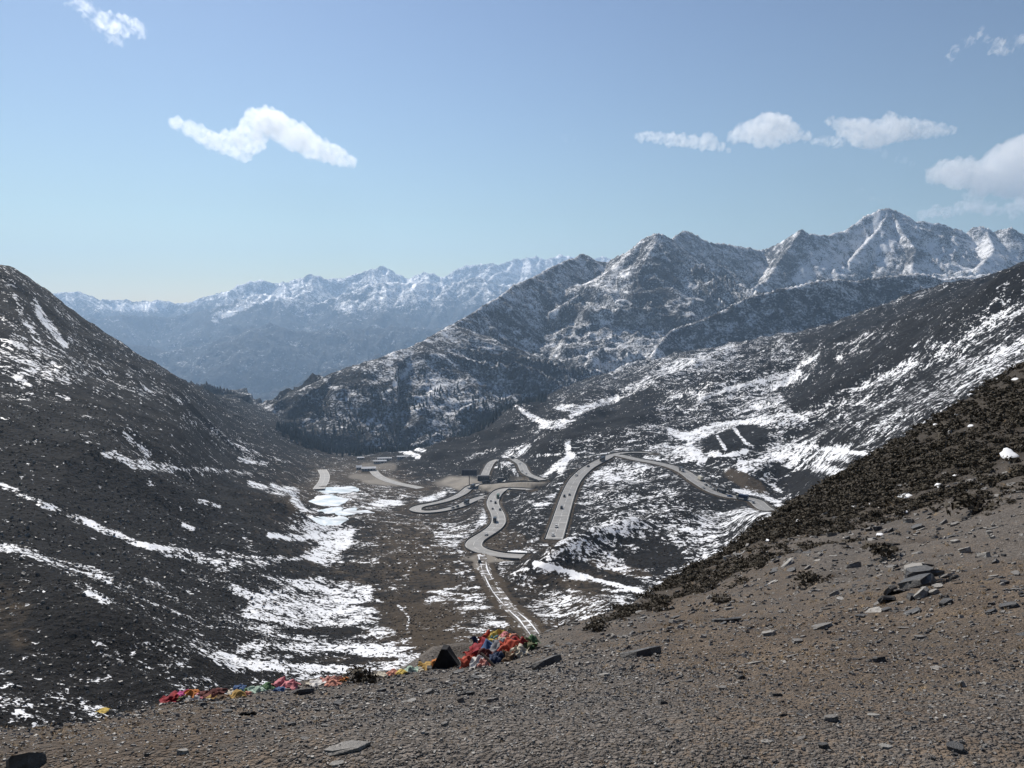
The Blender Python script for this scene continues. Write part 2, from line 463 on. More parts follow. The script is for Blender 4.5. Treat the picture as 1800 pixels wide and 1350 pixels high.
# small level basins for the frozen ponds and the building yard
PONDS = [([(562,862),(575,856.5),(600,855.5),(622,857),(634,861),(612,866),(588,868),(566,867)], 'near the valley bend, farthest of the four'),
         ([(541,884),(556,874),(580,870),(606,874),(615,879),(600,887),(575,891),(548,890)], 'with a dark shoreline, second farthest of the four'),
         ([(560,898),(578,892.5),(606,893),(640,897),(655,901),(620,904),(590,905),(566,903)], 'long and narrow, second nearest of the four'),
         ([(524,915),(540,908),(575,906),(608,909),(618,913),(600,919),(570,923),(535,922)], 'nearest of the four')]
pond_geo = []
for pts, lab in PONDS:
    W = np.array([tuple(GB.hit(*p)) for p in pts]); zc = float(np.median(W[:, 2]))
    # the shore lies where the sight lines meet the pond's own level
    S = []
    for p in pts:
        a, t = az_tan(*p); r = zc / float(t); S.append((r*math.sin(float(a)), r*math.cos(float(a))))
    S = np.array(S); c = S.mean(0)
    d = np.full(GB.X.shape, 1e9)
    lo = S.min(0) - 60; hi = S.max(0) + 60
    m = (GB.X > lo[0]) & (GB.X < hi[0]) & (GB.Y > lo[1]) & (GB.Y < hi[1])
    x, y = GB.X[m], GB.Y[m]
    inside = np.zeros(x.shape, bool); j = len(S) - 1
    for i in range(len(S)):
        cnd = ((S[i, 1] > y) != (S[j, 1] > y)) & (x < (S[j, 0]-S[i, 0])*(y-S[i, 1])/(S[j, 1]-S[i, 1]+1e-9)+S[i, 0])
        inside ^= cnd; j = i
    e, _ = seg_dist(x, y, [tuple(q) for q in S] + [tuple(S[0])])
    e = np.where(inside, -e, e)
    kk = 1 - sstep(0.0, 22.0, e)
    zg = GB.Z[m]; GB.Z[m] = zg*(1-kk) + (zc - 0.5 + 0.5*sstep(-3, 6, e)*1.2)*kk
    pond_geo.append((S, zc, lab))

# ------------------------------------------------------------------ what lies on the valley ground
U, V = project(GB.X, GB.Y, GB.Z)
base_snow = [(-100,520,.22),(50,520,.2),(50,560,.25),(80,640,.33),(150,600,.2),(250,700,.16),(350,720,.12),(100,760,.06),(0,700,.12),(200,850,.1),(400,800,.12),(100,950,.10),
 (0,880,.1),(250,950,.08),(350,1050,.22),(250,1150,.26),(100,1100,.1),(50,1200,.34),(400,1150,.34),(530,1050,.5),(560,1130,.58),(650,1150,.5),(700,1050,.2),(650,950,.24),
 (550,930,.35),(450,900,.04),(350,880,.05),(750,1100,.12),(830,1060,.5),(900,1050,.42),(1000,1050,.5),(1050,990,.5),(1100,940,.45),(1150,880,.42),(1050,870,.45),(1250,940,.45),
 (920,900,.16),(960,900,.2),(880,780,.04),(800,790,.05),(700,720,.14),(600,760,.05),(950,780,.1),(1050,770,.3),(1150,760,.36),(1200,700,.42),(1000,700,.14),(1100,680,.22),
 (1300,650,.4),(1350,720,.5),(1400,800,.5),(1280,770,.1),(1450,700,.42),(1500,640,.22),(1600,580,.3),(1700,560,.28),(1750,640,.40),(1600,700,.36),(1500,780,.25),(1420,850,.25),
 (1700,500,.2),(1780,480,.22),(1330,830,.2),(640,880,.3),(600,850,.15),(480,830,.12),(760,930,.2),(720,960,.2),(1280,870,.2)]
snow = idw(U, V, base_snow); snow = snow + (.02+.05*(U > 900))*sstep(.34, .1, snow)*sstep(.02, .06, snow)
L = lambda pts, w, v, f=1.4: paint_line(snow, U, V, pts, w*.68, v if v >= .985 or v < .55 else .55 + (v-.55)*.55, f)
E = lambda *a, **k: paint_ell(snow, U, V, *a, **k)
# left hillside
L([(25,520),(40,560),(60,590)], 7, .55); L([(60,530),(80,565),(112,605)], 10, .75); L([(0,500),(40,505)], 10, .35)
E(50,640,75,40,.42,ang=20); L([(70,600),(160,650),(260,690),(330,705)], 14, .36)
L([(0,675),(60,690),(120,700)], 9, .36); L([(215,760),(240,785),(262,798)], 8, .62); L([(185,800),(235,812),(285,820)], 12, .6)
L([(280,825),(370,825),(440,835)], 7, .4); L([(330,730),(400,770),(450,800)], 13, .28); L([(420,808),(470,815)], 5, .6)
L([(0,852),(60,880),(120,905),(165,922)], 10, .55); L([(150,918),(200,938),(250,958),(300,970)], 9, .93); L([(300,968),(350,978),(420,982),(500,988)], 18, .50)
L([(0,962),(60,975),(110,990),(190,1015)], 14, .52); L([(125,1020),(165,1045),(190,1060)], 12, .62); L([(165,1080),(195,1105),(200,1120)], 10, .5)
L([(70,1130),(170,1145)], 12, .15); E(110,1060,70,40,.03,ang=35); E(20,1080,28,60,.10,ang=-20)
E(420,870,75,28,.02,ang=12); L([(345,880),(385,890)], 6, .6); L([(320,922),(340,930)], 6, .75)
# valley floor: frozen stream and bog
L([(475,940),(530,945),(610,938)], 9, .95, 1.2); L([(610,938),(600,955),(560,975),(530,990)], 26, .97); L([(530,990),(520,1010),(560,1020)], 22, .62)
L([(520,1020),(560,1050),(640,1045)], 26, .66); L([(440,1080),(540,1075),(650,1080)], 24, .64); L([(600,1000),(580,1040),(530,1090)], 40, .6); L([(540,1100),(480,1130),(420,1165)], 40, .55); L([(640,1100),(690,1125),(720,1150)], 30, .5)
L([(420,1140),(520,1136),(620,1141),(720,1141)], 8, .93); L([(440,1170),(530,1170),(610,1178)], 12, .9); L([(380,1155),(420,1165)], 14, .6); L([(470,1105),(560,1098),(660,1090)], 18, .62)
E(560,927,60,8,.5); E(580,899,62,14,.36); E(650,888,60,10,.45); E(680,884,32,6,.8); L([(480,855),(520,880),(535,896)], 9, .7); E(600,870,50,16,.45)
E(480,880,28,20,.03); E(500,862,26,9,.55); L([(440,850),(500,868)], 8, .6); E(530,1000,40,16,.12); E(500,965,45,14,.05); E(640,1005,70,18,.06); E(760,1022,45,14,.03)
E(600,1160,90,8,.15); E(570,1110,70,7,.12); E(680,985,60,14,.22); E(700,920,70,12,.28); E(800,940,40,20,.5); E(860,910,14,30,.45); E(745,1098,60,32,.10,soft=1.2)
L([(700,1065),(720,1085),(715,1105)], 3.5, .62); L([(760,1055),(840,1040),(850,1010)], 26, .55); L([(800,1110),(870,1100)], 30, .5); E(870,1010,20,18,.5)
# by the hairpins
L([(940,990),(985,1001),(1040,1015),(1100,1033),(1150,1046)], 8, 1.0, .5); L([(1010,985),(1090,1000),(1160,1030)], 24, .62)
E(1050,972,90,20,.46,ang=-8); L([(980,955),(1040,938),(1120,925)], 10, .5); E(1060,1010,70,9,.14,ang=14); E(1000,1025,60,9,.2,ang=12); L([(980,1080),(1100,1050)], 26, .5)
E(1085,830,60,14,.62,ang=-14); E(1040,865,30,25,.4); E(1200,920,120,10,.5,ang=-8); L([(1180,930),(1300,905),(1350,905)], 16, .62); E(1150,985,50,25,.15,ang=-20)
E(905,972,24,4,.97); L([(945,895),(985,860),(1010,835)], 8, .5); L([(860,900),(835,935),(815,965)], 12, .6); L([(930,880),(950,890)], 5, .5); E(885,880,20,8,.2)
L([(950,845),(975,820),(1005,800)], 7, .75); L([(985,830),(1000,800),(998,775),(995,760)], 7, .92); L([(915,720),(940,735),(960,745),(990,742)], 7, .95); L([(960,748),(1010,742)], 6, .9)
E(1005,750,40,10,.5); E(1000,716,30,6,.62); L([(1005,730),(1040,712),(1085,700)], 8, .97); L([(950,750),(1040,745)], 5, .62); L([(985,800),(945,800)], 4, .7)
E(905,795,28,10,.5,ang=-20); E(890,820,22,10,.5); L([(820,805),(870,790)], 6, .35); E(810,860,30,10,.5); L([(740,880),(780,868)], 7, .8)
E(885,832,18,10,.2); E(910,828,10,8,.7); E(725,770,14,8,.6); L([(686,784),(705,790),(735,802)], 6, .97); L([(700,782),(735,768)], 5, .95); L([(730,790),(745,792)], 5, .7)
# right-hand slopes
L([(1140,800),(1190,795),(1230,800)], 24, .62); L([(1180,760),(1215,770),(1210,785),(1235,810)], 11, .98); L([(1210,768),(1250,750),(1300,742),(1345,742),(1400,742)], 8, .97)
L([(1245,795),(1285,800),(1310,793)], 9, .96); L([(1225,765),(1260,760),(1285,748)], 10, .7); E(1295,772,58,20,.02,ang=-14); L([(1262,768),(1275,790)], 4, .85); L([(1290,752),(1310,778),(1322,785)], 4, .85)
L([(1345,740),(1400,735),(1440,715)], 20, .62); L([(1300,718),(1380,705),(1470,690)], 14, .62); L([(1230,700),(1330,672),(1390,655)], 7, .9); L([(1340,690),(1380,672),(1405,655)], 8, .96)
L([(1500,658),(1525,648),(1545,630)], 11, 1.0, .4); L([(1505,640),(1530,615)], 4, .9); E(1475,628,7,5,.6); L([(1410,640),(1440,625)], 5, .7); L([(1570,600),(1545,630)], 6, .6)
L([(1440,690),(1560,665),(1650,625),(1720,580),(1800,535)], 16, .5); L([(1660,680),(1740,640),(1800,600)], 22, .5); L([(1520,770),(1600,725),(1680,680)], 20, .42)
L([(1390,760),(1480,745),(1560,720)], 18, .3); L([(1310,820),(1400,800),(1480,795)], 24, .62); E(1380,795,50,14,.62,ang=-10); L([(1420,785),(1520,798)], 5, .97); L([(1430,820),(1480,830)], 10, .75)
L([(1310,830),(1345,850),(1370,862)], 6, .9); E(1330,850,40,9,.05,ang=25); E(1420,850,50,20,.05); L([(1290,862),(1340,872),(1380,890)], 6, .85)
L([(1400,700),(1520,640),(1640,560),(1800,470)], 34, .12); L([(1420,600),(1560,555),(1700,510),(1800,480)], 24, .12); L([(1160,690),(1230,660),(1330,640)], 20, .34)
E(1240,640,60,14,.5,ang=-15); E(1120,640,60,14,.4,ang=-10); L([(1100,690),(1190,640),(1290,612)], 12, .55); E(1100,730,70,26,.16,ang=-18)
L([(1000,760),(1080,735),(1140,700)], 22, .10)
snow = np.where(snow > .95, snow, np.clip(snow + (0.20 * fbm(GB.X/60, GB.Y/60, 3, 111) + .22*fbm(GB.X/30, GB.Y/17, 3, 117)) * sstep(.03, .25, snow), 0, .9))

soil = idw(U, V, [(0,600,.25),(200,600,.3),(300,750,.25),(100,900,.15),(300,1000,.12),(100,1080,.35),(100,1200,.3),(400,1100,.2),(560,1080,.45),(700,1080,.7),(750,1100,.95),
  (900,1080,.75),(1020,1040,.8),(1050,970,.45),(1100,900,.4),(920,900,.4),(880,780,.05),(640,860,.9),(600,950,.6),(720,960,.82),(780,970,.78),(850,900,.62),(1200,800,.3),
  (1280,850,.4),(1450,820,.12),(1500,640,.25),(1700,520,.3),(1400,700,.2),(1000,720,.12),(700,740,.05),(1150,1000,.3)])
S_ = lambda *a, **k: paint_ell(soil, U, V, *a, **k)
S_(15,1085,40,70,.75,ang=-25,soft=1.3); S_(1310,845,45,14,.95,ang=25); S_(1090,1000,60,10,.85,ang=14); S_(740,1095,60,40,1.0,soft=1.2); S_(870,960,14,20,.85); S_(900,950,30,18,.8)
S_(960,958,40,14,.7); S_(600,870,100,26,.8); S_(690,860,90,16,.8); S_(515,890,14,14,.9); S_(1450,560,150,14,.5,ang=-22)
tan = np.zeros_like(snow)
T_ = lambda *a, **k: paint_ell(tan, U, V, *a, **k)
T_(815,850,45,11,1.0,ang=3); T_(905,853,48,7,1.0,ang=-4); T_(875,862,20,4,.9); T_(668,845,36,8,.9,ang=8); T_(858,982,40,7,.8); T_(640,838,25,6,.6); T_(845,990,14,12,.6)
paint_line(tan, U, V, [(640,820),(690,820)], 8, .5)
near_road = 1 - sstep(1.5, 6.0, rd)
soil = np.maximum(soil, near_road * 0.9); snow = snow * (1 - 0.75 * near_road * (U > 620)) * (1 - tan)
track_lines = [road_lines['f']]
td, _ = road_field(GB.X, GB.Y, track_lines, 10)
snow = np.where(td < 0.5, 0.25, snow); soil = np.where(td < 1, .9, soil)

def terrain_material(name, scale, scrub, soilc, tanc, rock_snow=False, bump_d=1.2, bump_s=0.8, snowc=(0.83, 0.84, 0.86), soft=0.07):
    b = NB(name); p = b.pos()
    sn = b.attr('snow'); so = b.attr('soil'); ta = b.attr('tan')
    fa = b.attr('far')
    n0 = b.noise(b.mapping(p, (0.5, 1.0, 1.0)), 0.085*scale, 4, 0.62, 0.6)    # streaks down the slopes
    n1 = b.noise(p, 0.10*scale, 4, 0.68, 0.8)           # patches
    na = b.noise(p, 0.75*scale, 3, 0.65, 0.3); nb_ = b.noise(p, 0.40*scale, 3, 0.70, 0.3)
    mx = b.n('ShaderNodeMix'); b.set(mx.inputs[0], fa); b.set(mx.inputs[2], na); b.set(mx.inputs[3], nb_); n2 = mx.outputs[0]   # shrub sized
    n3 = b.noise(p, 0.011*scale, 4, 0.6)
    v = b.voronoi(p, 0.42*scale)
    mixn = b.math('ADD', b.math('MULTIPLY', n0, 0.18), b.math('ADD', b.math('MULTIPLY', n1, 0.39), b.math('MULTIPLY', n2, 0.41)))
    mixn = b.math('ADD', b.math('MULTIPLY', b.math('SUBTRACT', mixn, 0.5), 4.6), 0.5)
    mixn = b.math('ADD', mixn, b.math('MULTIPLY', b.math('SUBTRACT', v, 0.45), -0.25))
    th = b.math('SUBTRACT', 1.0, sn)
    mask = b.remap(b.math('SUBTRACT', mixn, th), -soft, soft)
    core = b.remap(sn, 0.93, 0.98)
    mask = b.math('MAXIMUM', mask, core)
    dark = b.mix(b.remap(n2, 0.35, 0.65), tuple(c*0.6 for c in scrub), tuple(c*1.5 for c in scrub))
    sc2 = b.mix(b.remap(n3, 0.35, 0.65), soilc, tuple(c*0.62 for c in soilc))
    sc2 = b.mix(b.remap(n2, 0.3, 0.7), sc2, tuple(c*0.7 for c in soilc))
    sm = b.remap(b.math('ADD', so, b.math('MULTIPLY', b.math('SUBTRACT', n1, 0.5), 1.4)), 0.48, 0.95)
    gcol = b.mix(sm, dark, sc2)
    gcol = b.mix(b.math('MULTIPLY', ta, b.remap(n1, 0.25, 0.5, 0.75, 1.0)), gcol, tanc)
    col = b.mix(mask, gcol, snowc)
    h = b.math('ADD', b.math('MULTIPLY', n2, 1.0), b.math('MULTIPLY', v, -0.5))
    h = b.math('MULTIPLY', h, b.math('SUBTRACT', 1.0, b.math('MULTIPLY', mask, 0.8)))
    h = b.math('MULTIPLY', h, b.math('SUBTRACT', 1.0, b.math('MULTIPLY', ta, 0.9)))
    nm = b.bump(h, bump_s, bump_d)
    rough = b.remap(mask, 0, 1, 0.85, 0.5, smooth=False)
    return b.bsdf(col, rough, nm, b.remap(mask, 0, 1, 0.04, 0.25, smooth=False))
M_valley = terrain_material('valley_cover', 1.0, (0.0150, 0.0142, 0.0140), (0.098, 0.076, 0.054), (0.27, 0.245, 0.21))
link('valley', GB.mesh('valley', dict(snow=snow, soil=soil, tan=tan, far=sstep(220, 520, GB.R))), M_valley, kind='structure')

# ------------------------------------------------------------------ right-hand mountains (C): ridges and spurs
def ridge_field(G, ridges, base, ribs=1.0, seed=0, ribw=90.0):
    Z = np.full(G.X.shape, -1e9); T = np.zeros(G.X.shape); D = np.zeros(G.X.shape)
    wx = fbm(G.X/500, G.Y/500, 4, seed+3) * 55; wy = fbm(G.X/500, G.Y/500, 4, seed+9) * 55
    X, Y = G.X + wx*0.6, G.Y + wy*0.6
    off = 0.0
    for pts, slope, H in ridges:
        W = []
        for p in pts:
            a, t = az_tan(p[0], p[1]); r = p[2]
            W.append((r*math.sin(float(a)), r*math.cos(float(a)), r*float(t)))
        for i in range(len(W)-1):
            x0, y0, z0 = W[i]; x1, y1, z1 = W[i+1]
            dx, dy = x1-x0, y1-y0; l = math.hypot(dx, dy)+1e-6
            t = np.clip(((X-x0)*dx+(Y-y0)*dy)/(l*l), 0, 1)
            d = np.hypot(X-x0-t*dx, Y-y0-t*dy)
            z = z0+t*(z1-z0) - (0.42*slope*d + 0.58*H*(1-np.exp(-d*slope/H)))
            m = z > Z; Z = np.where(m, z, Z); T = np.where(m, off+t*l, T); D = np.where(m, d, D)
            off += l
        off += 977.0
    rib = ridged(T/ribw + fbm(G.X/260, G.Y/260, 2, seed+21)*0.8, D/900.0 + 3.3, 3, seed+31)
    rib2 = ridged(T/(ribw*.33) + fbm(G.X/90, G.Y/90, 2, seed+23)*0.7, D/500.0, 2, seed+41)
    Z = Z + (rib - 0.62) * ribs * np.minimum(D, 380) * 0.30 + (rib2 - 0.62) * ribs * np.minimum(D, 160) * 0.16
    return np.maximum(Z, base), D, rib
GC = Polar(-38, 38, 860, 1500.0, 6200.0, 430)
ridgesC = [
 ([(440,735,2350),(460,722,2300),(520,690,2150),(590,655,2080),(660,630,2130),(740,603,2260),(800,570,2450)], .34, 700),
 ([(800,570,2450),(840,543,2620),(870,520,2750),(900,500,2900),(940,485,3080),(985,462,3300),(1010,452,3420),(1025,445,3500),(1045,455,3520),(1065,460,3500),
   (1100,440,3450),(1130,418,3410),(1155,407,3380),(1165,410,3400),(1185,420,3560)], .92, 900),
 ([(1185,420,3560),(1208,402,3900),(1225,412,3960),(1245,425,4050),(1275,428,4200),(1300,432,4300),(1330,437,4400),(1345,438,4450),(1380,420,4400),(1410,402,4350),(1425,412,4450),(1450,408,4600),(1480,398,4750),(1510,382,4850),(1540,368,4900),(1560,364,4950)], .98, 900),
 ([(1560,364,4950),(1580,372,5000),(1605,382,5150),(1625,380,5200),(1650,385,5250),(1680,395,5300),(1690,402,5350),(1720,396,5300),(1735,400,5350),(1745,405,5400),(1775,398,5300),(1800,412,5350),(1850,400,5300),(1950,380,5300),(2100,420,5300)], 1.05, 900),
 ([(1160,410,3390),(1140,440,3250),(1118,490,3080),(1100,545,2900),(1085,585,2700),(1040,625,2400)], .80, 600),
 ([(1130,418,3410),(1080,470,3250),(1030,510,3080),(970,545,2900),(900,585,2700),(850,620,2450),(790,662,2200),(730,700,2000)], .52, 500),
 ([(1025,445,3500),(980,500,3300),(920,530,3050),(850,575,2700)], .62, 500),
 ([(1190,424,3600),(1216,470,3480),(1250,510,3300),(1280,545,3050),(1200,600,2600)], .62, 500),
 ([(1300,432,4300),(1290,480,4000),(1270,520,3700),(1235,575,3200)], .6, 500),
 ([(1410,403,4350),(1385,435,4200),(1362,462,4050),(1340,492,3850),(1300,525,3500),(1290,560,3100)], .85, 500),
 ([(1510,382,4850),(1460,430,4600),(1420,470,4300),(1380,500,3950)], .65, 500),
 ([(1560,364,4950),(1545,400,4750),(1500,450,4450),(1470,485,4150)], .8, 500),
 ([(1560,364,4950),(1590,410,4750),(1610,440,4550),(1600,470,4300)], .9, 500),
 ([(1680,395,5300),(1672,430,5050),(1660,455,4800)], .7, 380),
 ([(1730,399,5330),(1740,440,5000),(1720,470,4600)], .7, 380),
 ([(1150,610,2300),(1180,578,2480),(1230,560,2550),(1275,538,2600),(1310,520,2650),(1360,508,2700),(1400,500,2750),(1450,490,2800),(1510,492,2900),(1560,484,2950),(1610,478,3000),(1660,487,3050),(1720,482,3100),(1800,470,3100),(2000,450,3100)], 1.25, 330),
 ([(660,630,2130),(640,680,1980),(610,730,1840)], .34, 400),
 ([(255,640,2700),(300,666,2750),(350,692,2800),(400,714,2850),(432,740,2880)], .4, 260),
 ([(100,570,2500),(180,610,2600),(255,640,2700)], .4, 260),
]
baseC = -330 - 0.06 * (GC.R - 2300)
GC.Z, DC, ribC = ridge_field(GC, ridgesC, baseC, 1.0, 200, 105.0)
ampC = np.clip(GC.R / 3500, .5, 1.4)
GC.Z += (ridged(GC.X/420, GC.Y/420, 5, 231) - .62) * 12 * ampC * sstep(0, 200, DC) + (ridged(GC.X/80, GC.Y/80, 4, 251) - .6) * 9 * ampC + fbm(GC.X/24, GC.Y/24, 2, 261) * 4.0 * ampC
skirt = sstep(2050, 1500, GC.R); GC.Z -= 160 * skirt
_rc = [(-200,2500),(100,2650),(255,2780),(400,2920),(430,2900),(468,2310),(520,2200),(590,2130),(660,2180),(740,2310),(800,2500),(870,2800),(940,3130),(1025,3560),(1060,3580),(1155,3480),(1186,3700),(1208,3960),(1345,4520),(1410,4420),(1560,5050),(1800,5500),(2300,5500)]
rcA = np.interp(GC.A, [float(az_tan(q[0], HOR)[0]) for q in _rc], [q[1] for q in _rc])
GC.Z -= np.maximum(0, GC.R - rcA) * 0.75            # the far side falls away behind the crest
UC, VC = project(GC.X, GC.Y, GC.Z)
gy_, gx_ = np.gradient(GC.Z); dr = np.gradient(GC.R, axis=0); dl = GC.R * (GC.az[1]-GC.az[0])
steep = np.hypot(gy_/dr, gx_/dl)
snowC = idw(UC, VC, [(480,720,.12),(600,700,.2),(600,770,.12),(700,650,.3),(700,740,.2),(800,600,.3),(850,680,.28),(900,540,.38),(1000,480,.4),(1000,600,.34),(950,660,.28),(1100,480,.4),(1080,560,.44),(1160,470,.28),(1150,560,.34),(1250,480,.42),(1300,460,.4),
  (1250,560,.42),(1350,470,.42),(1400,440,.34),(1450,470,.62),(1550,400,.5),(1500,440,.62),(1600,440,.46),(1650,460,.75),(1750,460,.72),(1700,420,.4),(1790,420,.4),(1400,530,.28),(1300,570,.28),(1550,510,.22),(1200,600,.34),(1450,500,.36),(300,660,.1),(430,720,.08)])  # low snow on the steep front band also paints its shade darker
LC = lambda pts, w, v, f=1.6: paint_line(snowC, UC, VC, pts, w*.8, min(v, .74), f)
LC([(1415,480),(1450,455),(1500,430),(1540,410)], 22, .95); LC([(1470,480),(1530,440),(1580,415)], 14, .85); LC([(1480,440),(1520,400),(1545,385)], 9, .8); LC([(1555,420),(1570,395)], 7, .85)
LC([(1605,400),(1620,420),(1650,440)], 12, .8); LC([(1655,440),(1690,435),(1730,430)], 16, .9); LC([(1620,465),(1700,455),(1800,450)], 26, .85)
LC([(1100,490),(1085,530),(1060,565)], 14, .62); LC([(1140,560),(1170,530)], 16, .5); LC([(1200,430),(1240,450),(1260,480)], 10, .5); LC([(1340,470),(1330,490)], 12, .6)
paint_ell(snowC, UC, VC, 1150, 500, 40, 58, .14, ang=20); paint_ell(snowC, UC, VC, 1385, 468, 22, 20, .16); paint_ell(snowC, UC, VC, 1600, 450, 25, 14, .25)  # first two thin the snow to paint in the shade right of the spurs
paint_ell(snowC, UC, VC, 1060, 648, 60, 12, .5, ang=-10); LC([(1010,665),(1080,640),(1130,625)], 10, .6); LC([(690,680),(720,645)], 5, .6)
snowC = np.clip(snowC + .08 - .08*sstep(.5, .7, snowC) + 0.22*(0.62 - ribC) + 0.14*fbm(GC.X/160, GC.Y/160, 3, 271) - 0.16*sstep(.75, 1.5, steep), 0, 1)
soilC = np.clip(0.35 + 0.3*fbm(GC.X/300, GC.Y/300, 3, 281), 0, 1)
M_mount = terrain_material('mountain_cover', 0.22, (0.036, 0.035, 0.034), (0.12, 0.112, 0.105), (0.27, 0.245, 0.21), bump_d=7.0, bump_s=0.8, soft=0.34)
link('mountain', GC.mesh('mountain', dict(snow=snowC, soil=soilC, tan=np.zeros_like(snowC), far=np.zeros_like(snowC))), M_mount, kind='structure')

# ------------------------------------------------------------------ far ranges (D)
GD = Polar(-38, 38, 860, 5600.0, 17500.0, 280)
def spurs(line, slope, H, drop, n, seed):
    r_ = np.random.default_rng(seed); out = []
    for i in range(n):
        f = r_.random() * (len(line) - 1); i0 = int(f); t = f - i0
        p = [line[i0][k]*(1-t) + line[i0+1][k]*t for k in range(3)]
        dx = r_.normal(-12, 26); q = [tuple(p)]
        for s in (0.33, 0.66, 1.0):
            q.append((p[0]+dx*s+r_.normal(0, 5), p[1]+drop*s*r_.uniform(.8, 1.2), p[2]*(1-0.13*s)))
        out.append((q, slope, H))
    return out
sk = [(-60,512,15500),(40,505,15500),(90,512,15500),(140,510,15500),(175,525,15500),(215,525,15500),(255,528,15500),(280,525,15500),(318,530,15500),(340,528,15300),(370,518,15000),(400,510,14800),(430,495,14600),(455,488,14600),(480,497,14600),
 (510,492,14600),(545,482,14500),(570,488,14500),(600,490,14500),(640,475,14500),(655,472,14500),(670,466,14500),(700,480,14600),(720,490,14700),(745,475,14800),(760,478,14800),(780,488,14900),(800,470,15000),(830,463,15000),(850,462,15000),(880,462,15000),(905,455,15500),
 (940,450,16000),(960,455,16000),(985,447,16000),(1005,450,16000),(1030,455,16000),(1060,450,16000),(1075,455,16000),(1120,470,16000)]
s2 = [(60,560,12500),(170,556,12500),(230,552,12500),(300,556,12500),(345,547,12500),(400,532,12400),(450,515,12300),(500,520,12300),(560,532,12300),(600,518,12300),(640,500,12300),(680,495,12300),(740,492,12300),(780,502,12300),(840,484,12300),(880,500,12300),(960,490,12300)]
s3 = [(150,600,9800),(200,602,9800),(300,612,9800),(370,600,9700),(440,575,9600),(470,566,9500),(520,580,9500),(600,577,9500),(690,572,9400),(760,577,9300),(820,560,9200),(900,540,9200)]
s4 = [(900,545,7200),(820,575,7000),(740,600,6900),(660,625,6800),(560,655,6700),(470,692,6600)]
s5 = [(120,640,6800),(240,660,6800),(330,682,6700),(420,708,6600),(460,722,6500)]
ridgesD = [(sk, .85, 1200), (s2, .7, 900), (s3, .55, 700), (s4, .5, 600), (s5, .4, 400)]
ridgesD += spurs(sk, .75, 700, 42, 40, 1) + spurs(s2, .62, 600, 60, 26, 2) + spurs(s3, .5, 500, 70, 12, 3) + spurs(s4, .5, 500, 60, 6, 4)
GD.Z, DD, ribD = ridge_field(GD, ridgesD, -760.0, 1.3, 400, 210.0)
GD.Z += (ridged(GD.X/1300, GD.Y/1300, 5, 431) - .62) * 70 * sstep(0, 700, DD) + (ridged(GD.X/260, GD.Y/260, 4, 451) - .6) * 62 + fbm(GD.X/110, GD.Y/110, 2, 471)*22
UD, VD = project(GD.X, GD.Y, GD.Z)
snowD = sstep(100, 620, GD.Z + 220*fbm(GD.X/900, GD.Y/900, 4, 461)) * 0.62
gy_, gx_ = np.gradient(GD.Z); dr = np.gradient(GD.R, axis=0); dl = GD.R * (GD.az[1]-GD.az[0])
snowD = snowD - 0.30*sstep(.6, 1.3, np.hypot(gy_/dr, gx_/dl)) + 0.2*(.6-ribD)*(snowD > .2)
paint_ell(snowD, UD, VD, 235, 540, 62, 8, .9, soft=.9); paint_ell(snowD, UD, VD, 720, 505, 50, 16, .8, ang=-10); paint_ell(snowD, UD, VD, 915, 470, 26, 10, .8, ang=-12, soft=1.0)
paint_line(snowD, UD, VD, [(380,560),(440,530),(500,515)], 12, .75); paint_line(snowD, UD, VD, [(600,540),(680,530),(760,520)], 14, .6)
snowD = np.clip(snowD*.86, 0, 1)
M_far = terrain_material('far_mountain_cover', 0.05, (0.036, 0.040, 0.046), (0.10, 0.10, 0.10), (0.27, 0.245, 0.21), bump_d=30.0, bump_s=0.6, soft=0.40)
link('far_mountains', GD.mesh('far_mountains', dict(snow=snowD, soil=np.full_like(snowD, .3), tan=np.zeros_like(snowD), far=np.zeros_like(snowD))), M_far, kind='structure')

# ------------------------------------------------------------------ foreground ground cover
UA, VA = project(GA.X, GA.Y, GA.Z)
SHRUB_LINE = [(1000,1102),(1100,1078),(1200,1050),(1300,1010),(1400,965),(1500,930),(1600,905),(1700,880),(1800,850),(2000,790),(2300,700)]
def shrub_line(px): return np.interp(px, [p[0] for p in SHRUB_LINE], [p[1] for p in SHRUB_LINE])
scrubA = sstep(28, -60, VA - shrub_line(UA) + 60*fbm(GA.X/3.5, GA.Y/3.5, 3, 301)) * sstep(1010, 1120, UA)
stonyA = np.clip(idw(UA, VA, [(100,1330,.2),(500,1300,.6),(700,1250,.75),(900,1250,.85),(1100,1280,.9),(1300,1300,.6),(1500,1330,.7),(1750,1280,.6),(1200,1120,.3),(1400,1150,.25),(1600,1100,.2),(1100,1090,.7),(1300,1020,.6),(1500,980,.8),(1750,920,.8),(1750,1100,.15),(300,1270,.3)])
                 + .25*fbm(GA.X/1.3, GA.Y/1.3, 3, 311), 0, 1)
b = NB('gravel_soil'); p = b.pos(); sc_ = b.attr('scrub'); st_ = b.attr('stony')
g1 = b.noise(p, 1.1, 5, 0.62); g2 = b.noise(p, 14, 5, 0.65); g3 = b.noise(p, 70, 3, 0.6); vo = b.voronoi(p, 42); vo2 = b.voronoi(p, 95)
soilcol = b.mix(b.remap(g1, .35, .65), (0.205, 0.158, 0.116), (0.132, 0.102, 0.078))
grey = b.ramp(b.voronoi(p, 60, out='Color'), [(0, (0.08, 0.075, 0.07)), (.5, (0.19, 0.175, 0.16)), (1, (0.34, 0.315, 0.29))])
sm = b.remap(b.math('ADD', st_, b.math('MULTIPLY', b.math('SUBTRACT', g2, .5), 2.2)), .35, .75)
c = b.mix(b.math('MULTIPLY', sm, .75), soilcol, grey)
c = b.mix(b.remap(g2, .42, .6, 0, .55), c, (0.07, 0.057, 0.045)); c = b.mix(b.remap(b.noise(p, .45, 4, .6), .5, .68, 0, .5), c, (0.10, 0.088, 0.076))
